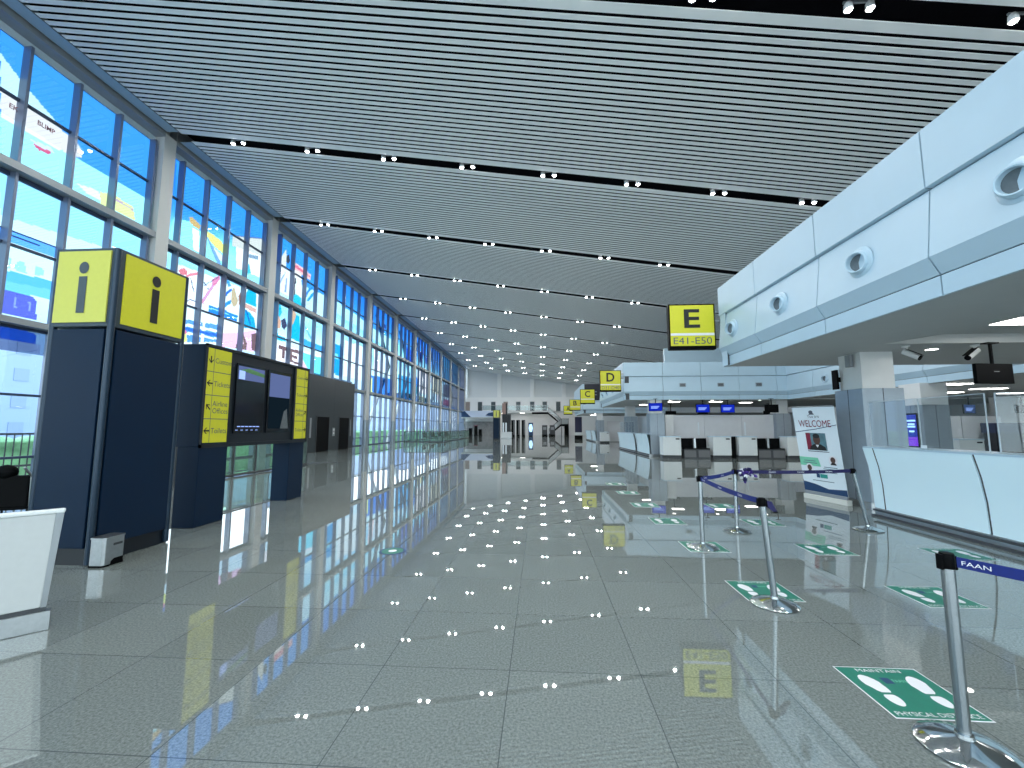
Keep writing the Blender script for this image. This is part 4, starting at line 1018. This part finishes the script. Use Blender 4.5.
# canopy D
fascia_y(22.8, FX+.052, 12.9, 'trim_6', 'white panelled canopy front above the desks of row D', [6.51,8.47,10.42,12.31])
fascia_x(FX+.04, 22.8, 31.7, 'trim_7', 'hall side of the white canopy between D and C', [24.7,26.7,28.6,30.5], 4.97)
for k, y in enumerate((24.0,26.0,28.0,30.0)): dup(nz, (FX+.035,y,3.76), 'round air nozzle on the hall side of canopy D, %s from the D sign' % ORD[k])
for k, x in enumerate((7.52,9.47,11.4)):
    t = thing('air_grille', 'small rectangular dark grille on canopy D, %s from the D sign' % ORD[k], 'air vent', (x,22.8,3.75), group='rectangular grilles on canopy D')
    MB().box(-.16,-.03,-.1,.16,.0,.1).build('frame', clad_grey, t); MB().box(-.13,-.035,-.07,.13,-.03,.07).build('slot', darkgrey, t)
    m = MB()
    for q in range(3): m.box(-.13,-.045,-.05+.045*q,.13,-.03,-.035+.045*q)
    m.build('louvre', alu_grey, t)
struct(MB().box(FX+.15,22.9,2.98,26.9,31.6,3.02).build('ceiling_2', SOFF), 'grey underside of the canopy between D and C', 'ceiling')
fascia_y(31.7, FX+.052, 12.9, 'trim_8', 'rear of the white canopy between D and C', [6.5,8.5,10.4], 4.97, sgn=1)
struct(MB().box(8.6,29.5,4.97,14.5,29.8,6.95).build('trim_9', white_panel), 'pale plant enclosure standing on top of canopy D', 'enclosure')
clad_column((5.8,22.9,0), 'grey clad column at the corner of row D')
clad_column((12.6,23.6,0), 'grey clad column at the banner end of row D')
clad_column((5.9,29.6,0), 'grey clad column midway along the counters of C')
service_counter((5.6,25.5,0), 'white curved hall counter next to the corner column of D', [1.3,1.3], 'hall counters of D and C')
service_counter((5.6,31.1,0), 'white curved hall counter at the far C end of the island', [1.7,1.6,1.6], 'hall counters of D and C')
acrylic_screen((5.75,31.0,1.19), 4.6, 'grey clear screen on the hall counter at the C end', H=.7)
t = thing('partition', 'grey partition block behind the hall counter at the C end', 'partition', (6.9,27.0,0)); MB().box(0,0,.0,.1,3.6,.1).build('base', steel, t); MB().box(0,0,.1,.1,3.6,2.25).build('panel', panelgrey, t)
# lights under canopy D
for k, (x,y,sx) in enumerate(((7.6,24.6,.6),(9.9,24.6,.6),(12.0,25.6,.6),(6.6,27.5,.5))):
    strip((x,y,2.98), 'bright panel light under canopy D, %s from the corner column' % ORD[k], sx, .35, 'panel lights under canopy D')
for k, (x,y) in enumerate(((7.0,23.3),(9.2,23.3),(11.7,23.4))):
    downlight((x,y,2.98), 'round downlight behind the front edge of canopy D, %s from the corner column' % ORD[k], 'downlights of canopy D', .09)
# rear island: B to A
fascia_x(FX, 44.0, 54.6, 'trim_10', 'hall side of the white canopy between B and A', [46,48,50,52], 4.3)
struct(MB().box(FX,44.05,4.3,FX+.2,54.6,6.0).build('trim_11', white_panel), 'tall white upstand on the canopy between B and A', 'upstand')
struct(MB().box(FX+.2,44.0,4.3,12.9,44.1,6.0).build('trim_12', mat('led_dark',(16,18,34),.4,noise=.1)), 'dark video wall above the canopy front of B', 'video wall')
fascia_y(44.0, FX+.012, 12.9, 'trim_13', 'white canopy front above the counters of B', [6.5,8.5,10.4], 4.3)
struct(MB().box(FX+.1,44.1,2.98,26.9,54.5,3.02).build('ceiling_3', SOFF), 'grey underside of the canopy between B and A', 'ceiling')
clad_column((5.8,44.2,0), 'grey clad column at the corner of row B')
service_counter((5.6,47.0,0), 'distant white hall counter beside the corner column of B', [1.3,1.3], 'hall counters of B and A')
service_counter((5.6,53.0,0), 'distant white hall counter at the A end', [1.7,1.6,1.6], 'hall counters of B and A')
dup(D0, (6.42,42.9,0), 'distant white check-in desk below the B sign', group='check-in desks B')
t = thing('partition', 'grey partition behind the distant desk of row B', 'partition', (7.0,45.2,0)); MB().box(0,0,0,5.5,.06,.1).build('base', steel, t); MB().box(0,0,.1,5.5,.06,2.2).build('panel', panelgrey, t)
t = thing('poster_board', 'dark navy upright board beyond the hall counters of A', 'board', (4.6,56.0,0)); MB().box(-.1,-.15,0,.9,.15,.5).build('base', black, t); MB().box(-.05,-.06,.9,.85,.06,2.9).build('panel', mat('board_navy',(20,20,62),.4,noise=.1), t); MB().box(-.05,-.08,.5,.85,.08,.9).build('shelf', deskwhite, t)
for k, (x,y) in enumerate(((6.3,46.2),(6.3,50.5))): strip((x,y,2.98), 'panel light under the distant canopy of B, %s along the hall' % ORD[k], .8, .5, 'panel lights under canopy B')

# ------------------------------------------------------------------ right-hand block seen through canopy E
fascia_x(12.8, 10.7, 22.9, 'trim_14', 'white canopy edge beyond counter E seen through the opening', [12.8,14.9,16.8,18.8,20.7], 4.97)
dup(nz, (12.79,19.75,3.7), 'round air nozzle on the white canopy edge above the welcome banner')
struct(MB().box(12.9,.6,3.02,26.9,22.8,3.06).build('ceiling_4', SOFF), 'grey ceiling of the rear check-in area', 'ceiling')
clad_column((12.62,14.9,0), 'clad column with a purple poster screen beyond counter E', .86, .84)
t = thing('poster_screen', 'tall purple and blue lit poster screen on the rear column', 'screen', (12.615,15.3,0))
s = MB().box(-.05,-.22,.0,-.015,.22,2.0).build('casing', black, t)
MB().box(-.055,-.2,.9,-.05,.2,1.95).build('screen', screen_blue, s)
MB().box(-.058,-.2,.9,-.055,.2,1.2).build('screen', screen_purple, s)
m = MB()
for k,(z,w) in enumerate(((1.72,.34),(1.6,.26),(1.52,.3),(1.36,.2))): m.box(-.060,-w/2,z,-.055,w/2,z+.06)
m.build('screen_text', screen_glow, s)
struct(MB().box(22.5,.6,0,22.7,22.8,3.02).build('wall_rear', white_paint), 'pale rear wall of the check-in area', 'wall')
k = 0
for x, y in ((14.2,15.5),(17.3,17.5),(17.4,19.3),(20.6,19.8),(16.2,12.5),(19.5,13.5),(14.6,18.8)):
    strip((x,y,3.02), 'bright panel light on the ceiling of the rear area, %s' % ('beside the poster column','beyond the poster column','over the rear monitors','by the rear wall','above the acrylic dividers','close to the frame edge','under the white canopy edge')[k], 1.0, .45, 'panel lights of the rear area'); k += 1
RD = desk((16.2,17.2,0), 'white rear desk seen through the acrylic dividers', 'rear desks'); RD.rotation_euler = (0,0,0)
dup(RD, (19.9,16.8,0), 'white rear desk at the frame edge beyond the dividers')
t = thing('rear_partition', 'pale grey partition with posts behind the rear desks', 'partition', (14.6,19.2,0))
for q in range(3): MB().box(1.6*q,0,.1,1.6*q+1.56,.06,2.0).build('panel', panelgrey, t)
MB().box(0,-.02,0,4.8,.08,.1).build('base', steel, t)
monitor((17.0,18.0,2.25), 'dark blue hanging monitor in the rear area, above the white rear desk', mat('mon_navy',(30,60,110),.3,noise=.05), .44, .36, 0, drop=.3, group='rear monitors')
monitor((18.95,18.0,2.25), 'dark hanging monitor in the rear area at the frame edge', None, .5, .34, 0, drop=.3, group='rear monitors')
t = thing('dark_cabinet', 'dark navy cabinet at the frame edge in the rear area', 'cabinet', (19.2,18.4,0)); MB().box(-.9,0,0,.9,.5,1.3).build('body', navy_dark, t); MB().box(-.95,-.03,1.3,.95,.53,1.7).build('upper_box', mat('cab_navy',(20,34,66),.4,noise=.05), t)

for k, x in enumerate((-7.0,-3.4,.2)):
    strip((x,82.4,4.3), 'panel light below the end wall gallery, %s from the shop banner' % ORD[k], .9, .5, 'panel lights under the gallery')
# ------------------------------------------------------------------ roll-up banner
import itertools
t = thing('rollup_banner', 'white roll-up banner reading WELCOME with a portrait beside the column', 'banner', (5.86,9.38,0))
A0, A1 = Vector((5.79-5.86, 9.88-9.38, .17)), Vector((5.99-5.86, 8.86-9.38, .17))
B0, B1 = Vector((5.62-5.86, 9.88-9.38, 1.97)), Vector((5.84-5.86, 8.86-9.38, 1.95))
def bp(u, v, off=0.0):
    p = (A0*(1-u)+A1*u)*(1-v) + (B0*(1-u)+B1*u)*v
    nrm = (A1-A0).cross(B0-A0).normalized()
    if nrm.x > 0: nrm = -nrm
    return tuple(p + nrm*off)
def bpoly(pts, off): 
    m = MB(); n = len(pts); m.add([bp(u,v,off) for u,v in pts], [tuple(range(n))]); return m
def bdisc(u, v, ru, rv, off, n=16): return bpoly([(u+ru*math.cos(2*PI*k/n), v+rv*math.sin(2*PI*k/n)) for k in range(n)], off)
sh = MB().add([bp(0,0),bp(1,0),bp(1,1),bp(0,1),bp(0,0,-.006),bp(1,0,-.006),bp(1,1,-.006),bp(0,1,-.006)], [(0,1,2,3),(7,6,5,4),(0,4,5,1),(1,5,6,2),(2,6,7,3),(3,7,4,0)]).build('sheet', paper, t)
d = (A1-A0).normalized(); nn = Vector((-d.y, d.x, 0)); nn = -nn if nn.x > 0 else nn
def bb(x0,x1,y0,y1,z0,z1,name,m_):
    L = (A1-A0).length
    q = MB().box(x0*L,y0,z0,x1*L,y1,z1); q.v = [tuple(Vector((A0.x,A0.y,0))+d*p[0]+nn*p[1]+Vector((0,0,p[2]))) for p in q.v]
    return q.build(name, m_, t, bevel=.006)
bb(.0,1.02,-.06,.05,0,.10,'base_case', mat('base_cream',(214,214,206),.4,noise=.02))
bb(.01,.99,-.012,.014,.10,.17,'base_slot', alu_grey)
MB().tube(bp(0,1.0,.0),bp(1,1.0,.0),.014,8).build('top_bar', alu_grey, t)
MB().tube((0.10,.02,.1),tuple((B0+B1)/2+Vector((.03,0,0))),.012,8).build('support_pole', steel, t)
M4 = Matrix((( (A1-A0).x/1, 0, 0),((A1-A0).y/1,0,0),((A1-A0).z/1,0,0)))
def btext(s, u, v, w, m_, hgt=None):
    key = (s, .0)
    o = text(s, 1.0, None, m_, sh, (0,0,0), (0,0,0))
    me = o.data; L = (A1-A0).length; H = (B0-A0).length
    ys = [p.co.y for p in me.vertices]; 
    for p in me.vertices:
        p.co = bp(u + p.co.x*w, v + p.co.y*w*L/H*(1 if hgt is None else hgt), .004)
    return o
bpoly([(0,.0),(1,.0),(1,.07),(.6,.05),(.3,.09),(0,.11)], .003).build('wave_print', navyprint, sh, recalc=False)
bpoly([(0,.30),(.50,.30),(.46,.40),(0,.40)], .003).build('green_print', mint, sh, recalc=False)
btext('You are', .5, .885, .28, inkgrey); btext('WELCOME', .5, .80, .76, maroon, 1.25)
bdisc(.46,.935,.05,.02,.003).build('crest', inkgrey, sh, recalc=False); bpoly([(.40,.905),(.54,.905),(.50,.93),(.44,.93)], .003).build('crest', inkgrey, sh, recalc=False)
bpoly([(.0,.700),(.5,.738),(1,.79),(1,.784),(.5,.73),(.0,.692)], .003).build('line_print', navyprint, sh, recalc=False)
bpoly([(.25,.49),(.72,.49),(.72,.69),(.25,.69)], .003).build('portrait_print', mat('pic_teal',(92,128,140),.6,noise=.2,nscale=9), sh, recalc=False)
bpoly([(.25,.49),(.36,.49),(.36,.69),(.25,.69)], .004).build('flag_print', maroon, sh, recalc=False)
bdisc(.50,.615,.085,.062,.005).build('face_print', skin, sh, recalc=False)
bpoly([(.30,.49),(.70,.49),(.68,.53),(.58,.56),(.42,.56),(.33,.53)], .005).build('suit_print', ink, sh, recalc=False)
bdisc(.50,.655,.08,.028,.006).build('hair_print', ink, sh, recalc=False)
bpoly([(.46,.553),(.54,.553),(.50,.52)], .006).build('collar_print', stickwhite, sh, recalc=False)
for (u,v,w) in ((.5,.475,.5),(.25,.36,.28),(.25,.335,.34),(.72,.30,.3),(.72,.28,.34),(.65,.24,.4),(.5,.135,.5)):
    bpoly([(u-w/2,v-.004),(u+w/2,v-.004),(u+w/2,v+.004),(u-w/2,v+.004)], .004).build('text_line', mat('text_teal',(96,120,130),.6,noise=.05) if v<.45 else inkgrey, sh, recalc=False)
for (u,v) in ((.80,.38),(.22,.27)):
    bdisc(u,v,.095,.058,.004).build('round_portrait', stickwhite, sh, recalc=False)
    bdisc(u,v+.008,.055,.034,.005).build('face_print', skin, sh, recalc=False); bpoly([(u-.07,v-.048),(u+.07,v-.048),(u+.04,v-.022),(u-.04,v-.022)], .005).build('suit_print', ink, sh, recalc=False)
bpoly([(.36,.17),(.44,.17),(.44,.215),(.36,.215)], .004).build('logo_print', navyprint, sh, recalc=False); bpoly([(.45,.17),(.62,.17),(.62,.215),(.45,.215)], .004).build('logo_print', tealm, sh, recalc=False)

# ------------------------------------------------------------------ stanchions and belts
def stanchion(loc, label, lean=(0,0)):
    t = thing('queue_stanchion', label, 'stanchion', loc, group='chrome queue stanchions')
    MB().lathe([(.185,.003),(.188,.012),(.178,.022),(.12,.038),(.06,.052),(.036,.058),(.034,.075)], 40, (0,0,0)).build('base', chrome, t, smooth=True)
    top = (lean[0], lean[1], .885)
    MB().tube((0,0,.06),top,.027,20).build('pole', pole_steel, t, smooth=True)
    h = MB().lathe([(.0285,-.055),(.0295,-.05),(.0295,.01),(.027,.018)], 18, top); h.box(top[0]-.040,top[1]-.014,top[2]-.06,top[0]-.027,top[1]+.014,top[2]+.012); h.box(top[0]+.027,top[1]-.014,top[2]-.06,top[0]+.037,top[1]+.014,top[2]+.005)
    h.build('belt_head', black, t, smooth=True)
    return t, (loc[0]+top[0], loc[1]+top[1], .868)
S = {}
S[1] = stanchion((2.004,2.312,0), 'tallest chrome stanchion, beside the largest footprint sticker, its blue belt leaving the picture')[1]
S[2] = stanchion((2.008,3.965,0), 'chrome stanchion at the free end of the blue belt, base on a green sticker', (-.06,.0))[1]
S[3] = stanchion((2.052,5.707,0), 'chrome stanchion where two blue belts meet, standing on a green sticker', (.0,.0))[1]
S[4] = stanchion((2.88,6.62,0), 'chrome stanchion with a purple ribbon bow tied at its head', (.01,.0))[1]
S[5] = stanchion((4.87,6.84,0), 'leaning chrome stanchion in front of the welcome banner', (-.15,.0))[1]
def belt(p, q, m_, label, marks=0, sag=.02, h=.05, g='queue belts'):
    p, q = Vector(p), Vector(q); d_ = (q-p); L = d_.length; u = d_/L
    p = p + u*.036; q = q - u*.036; L = (q-p).length
    t = thing('belt', label, 'belt', tuple(p), group=g); t.name = 'queue_belt'
    side = Vector((-u.y,u.x,0)); n = 12
    m = MB(); vs = []; fs = []
    for k in range(n+1):
        s_ = k/n; c = (q-p)*s_ + Vector((0,0,-sag*4*s_*(1-s_)))
        for dz, e in ((h/2,.0015),(-h/2,.0015),(-h/2,-.0015),(h/2,-.0015)): vs.append(tuple(c+side*e+Vector((0,0,dz))))
    for k in range(n):
        for e in range(4): fs.append((4*k+e,4*k+(e+1)%4,4*k+4+(e+1)%4,4*k+4+e))
    fs += [(3,2,1,0),(4*n,4*n+1,4*n+2,4*n+3)]
    m.add(vs, fs); w = m.build('webbing', m_, t)
    for k in range(marks):
        s_ = (k+.22)/marks; c = (q-p)*s_ + Vector((0,0,-sag*4*s_*(1-s_)))
        ang = math.atan2(u.y,u.x)
        flip = ang+PI if side.dot(Vector((0,0,0))-((p+q)/2)) > 0 else ang
        e = .003 if side.dot(Vector((0,0,0))-((p+q)/2)) > 0 else -.003
        o = text('FAAN', .10, .020, white_ink, w, tuple(c+side*e), (PI/2,0,flip))
    return t
belt(S[1], (2.95,.66,.87), beltblue, 'blue belt running off past the picture edge from the tallest chrome stanchion', 6, sag=.0)
belt(S[3], S[2], beltblue, 'blue belt with white lettering between the free end stanchion and the corner stanchion', 3)
belt(S[3], S[4], beltblue, 'blue belt between the corner stanchion and the bow stanchion', 2)
belt(S[4], S[5], beltnavy, 'dark navy belt from the bow stanchion to the leaning stanchion', 4, sag=.015)
t = thing('belt_tail', 'short folded blue belt tail on the free end stanchion', 'belt', (S[2][0]+.05,S[2][1],.83)); MB().prism([(-.01,.05),(.03,.04),(.075,-.045),(.05,-.05),(0,-.015)],'y',-.01,.01).build('webbing', beltnavy, t); MB().box(.045,-.012,-.056,.08,.012,-.042).build('end_clip', black, t)
# ribbon bow
t = thing('ribbon_bow', 'purple and white ribbon bow tied to the navy belt', 'bow', (3.0,6.62,.83))
random.seed(11)
for k in range(46):
    a = random.uniform(0,2*PI); r_ = random.uniform(.02,.10)
    c = (.06+.11*math.cos(a)*random.uniform(.4,1), random.uniform(-.06,.06), r_*math.sin(a))
    q = MB().blob((0,0,0), random.uniform(.03,.06), .014, random.uniform(.014,.03), 8, 5)
    M_ = Matrix.Rotation(random.uniform(0,PI),3,'Y') @ Matrix.Rotation(random.uniform(0,PI),3,'Z')
    q.v = [tuple(M_ @ Vector(v_) + Vector(c)) for v_ in q.v]
    q.build('ribbon_loop', (white_ink, beltnavy, mat('ribbon_purple',(64,36,130),.5,noise=.1))[k%3], t, smooth=True)

# ------------------------------------------------------------------ floor stickers
def sticker(loc, label, detail=True):
    t = thing('footprint_sticker', label, 'floor sticker', loc, group='green distancing stickers')
    base = MB().box(-.245,-.245,.0005,.245,.245,.002).build('border', stickwhite, t)
    g = MB().box(-.238,-.238,.002,.238,.238,.0026).build('green_field', green, t)
    for s in (-1,1):
        m = MB(); n = 20
        cx = s*.125
        pts = []
        for k in range(n):
            a = 2*PI*k/n; rx = .052 if math.sin(a) > 0 else .044
            pts.append((cx+s*.004+rx*math.cos(a)+s*.012*math.sin(a), .055+.1*math.sin(a), .0032))
        pts = [(x, max(y,-.02), z) for x,y,z in pts]
        m.add(pts, [tuple(range(n))])
        m.build('sole_print', stickwhite, g, recalc=False)
        m = MB(); pts = [(cx+.038*math.cos(2*PI*k/n), min(-.04, -.075+.05*math.sin(2*PI*k/n)) if math.sin(2*PI*k/n)>0 else -.075+.07*math.sin(2*PI*k/n), .0032) for k in range(n)]
        m.add(pts, [tuple(range(n))]); m.build('heel_print', stickwhite, g, recalc=False)
    if detail:
        text('MAINTAIN', .26, .034, stickwhite, g, (0,.205,.0034), (0,0,0)); text('PHYSICAL DISTANCE', .43, .034, stickwhite, g, (0,-.207,.0034), (0,0,0))
        MB().box(-.05,.07,.0028,.0,.13,.0032).build('logo', navyprint, g); text('FAAN', .075, .03, mint, g, (.045,.1,.0034), (0,0,0))
    return t
k0 = sticker((2.10,2.765,0), 'largest green footprint sticker, beside the foot of the tallest chrome stanchion')
for loc, lab in (((2.07,4.29,0),'green footprint sticker under the free end stanchion'),((2.08,5.765,0),'green footprint sticker under the corner stanchion'),
    ((3.54,4.245,0),'green footprint sticker crossed by the pole of the tallest chrome stanchion'),((3.55,5.73,0),'green footprint sticker between the bow stanchion and the counter'),
    ((5.0,5.63,0),'faint green footprint sticker close to the kick plate of counter E'),((2.06,7.26,0),'green footprint sticker just beyond the corner stanchion'),
    ((2.05,8.71,0),'small green footprint sticker, second beyond the corner stanchion'),((2.04,10.3,0),'small green footprint sticker, third beyond the corner stanchion'),
    ((2.02,11.85,0),'tiny green footprint sticker, fourth beyond the corner stanchion'),((3.545,7.25,0),'green footprint sticker behind the bow stanchion'),
    ((3.5,8.7,0),'small green footprint sticker, second behind the bow stanchion')):
    dup(k0, loc, lab)
t = thing('round_sticker', 'small round green floor sticker alone on the open hall floor', 'floor sticker', (-1.83,5.32,0))
MB().lathe([(.0001,.0005),(.16,.0005),(.16,.002),(.0001,.002)], 28).build('disc', navyprint, t); MB().lathe([(.0001,.002),(.13,.002),(.13,.0026),(.0001,.0026)], 28).build('green_field', green, t); MB().lathe([(.0001,.0026),(.05,.0026),(.05,.003),(.0001,.003)], 20).build('mark', stickwhite, t)

# ------------------------------------------------------------------ outside the window wall
b = MB().box(-140,-60,-.35,-15.4,290,-.3); struct(b.build('ground', mat('apron', (168,176,182), .8, noise=.05, nscale=.5)), 'pale paved forecourt outside the windows', 'ground')
hedge_m = mat('hedge_green', (150,206,152), .8, noise=.25, nscale=2.5)
random.seed(5)
m = MB()
for k in range(70):
    y = -8+1.35*k; m.box(-18.6,y,-.3,-17.4,y+1.36,.95+random.uniform(-.12,.2))
    m.blob((-18,y+.6,.95),.7,.75,.3,8,5)
tag(m.build('hedge', hedge_m, smooth=True), 'long green clipped hedge outside the window wall', 'hedge', kind='stuff')
r = thing('roadside_railing', 'dark outdoor railing with thin balusters beyond the windows behind the pillar', 'railing', (-16.4,4,-.3))
for z in (.62,1.62): MB().box(-.03,0,z-.03,.03,12,z+.03).build('rail', darkgrey, r)
MB().box(-.06,0,0,.06,12,.12).build('kerb', midgrey, r)
for q in range(60): MB().box(-.012,.1+.2*q,.12,.012,.124+.2*q,1.6).build('baluster', darkgrey, r)
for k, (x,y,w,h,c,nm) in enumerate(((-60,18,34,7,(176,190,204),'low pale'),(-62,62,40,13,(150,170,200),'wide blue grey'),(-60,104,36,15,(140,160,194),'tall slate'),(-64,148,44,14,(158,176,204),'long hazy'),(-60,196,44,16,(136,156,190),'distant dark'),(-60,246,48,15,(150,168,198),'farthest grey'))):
    o = thing('outside_building', 'haze-tinted %s building screening the bright sky outside the windows' % nm, 'building', (x,y,-.3))  # blue-grey haze is in the colours; bulk added to cover bright sky
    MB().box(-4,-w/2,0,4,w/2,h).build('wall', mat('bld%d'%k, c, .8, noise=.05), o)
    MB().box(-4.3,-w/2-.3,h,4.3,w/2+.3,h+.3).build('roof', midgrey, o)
    q = MB()
    for z in range(int(h//3)):
        for y2 in range(int(w//3)): q.box(4,-w/2+.8+3*y2,1+3*z,4.06,-w/2+2.2+3*y2,2.4+3*z)
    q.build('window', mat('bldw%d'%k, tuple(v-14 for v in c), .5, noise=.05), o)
strut = None
for k in range(6):
    y = 39.5+6.8*k
    t = thing('raking_strut', 'white raking steel strut outside the windows, %s from the lift block' % ORD[k], 'strut', (-17.0,y,-.3), group='white raking struts')
    MB().tube((0,0,0),(1.3,3.4,8.2),.16,10).build('tube', white_paint, t); MB().tube((1.3,3.4,8.2),(1.4,-.6,12.6),.13,10).build('upper_tube', white_paint, t)
    MB().box(-.3,-.3,0,.3,.3,.12).build('base_plate', alu_grey, t)

# ------------------------------------------------------------------ daylight
w = bpy.data.worlds.new('sky'); SC.world = w; w.use_nodes = True
nt = w.node_tree; bg = nt.nodes['Background']
tc = nt.nodes.new('ShaderNodeTexCoord'); sp_ = nt.nodes.new('ShaderNodeSeparateXYZ'); rp = nt.nodes.new('ShaderNodeValToRGB')
nt.links.new(tc.outputs['Generated'], sp_.inputs[0]); nt.links.new(sp_.outputs['Z'], rp.inputs['Fac']); nt.links.new(rp.outputs['Color'], bg.inputs['Color'])
e = rp.color_ramp.elements
e[0].position = 0.0; e[0].color = (.84,.94,1.0,1); e[1].position = .5; e[1].color = (.74,.89,1.0,1)
q = e.new(.95); q.color = (.5,.75,1.0,1)
bg.inputs['Strength'].default_value = SKY

# ------------------------------------------------------------------ camera
cam = bpy.data.cameras.new('camera'); co = bpy.data.objects.new('camera', cam); COL.objects.link(co)
f = 424.0; p = math.atan(43.5/f); psi = math.atan(28*math.cos(p)/f)
cam.sensor_fit = 'HORIZONTAL'; cam.sensor_width = 36; cam.lens = 36*f/1024
cam.clip_start = .05; cam.clip_end = 500
co.location = (0,0,1.52); co.rotation_euler = (PI/2+p, 0, psi)
SC.camera = co
vs_ = SC.view_settings
vs_.view_transform = 'Standard'; vs_.look = 'None'; vs_.exposure = EXPO; vs_.gamma = 1.0; vs_.use_curve_mapping = False
SC.cycles.max_bounces = 8; SC.cycles.diffuse_bounces = 4; SC.cycles.glossy_bounces = 4; SC.cycles.transmission_bounces = 4; SC.cycles.transparent_max_bounces = 20
SC.cycles.sample_clamp_indirect = 3.0
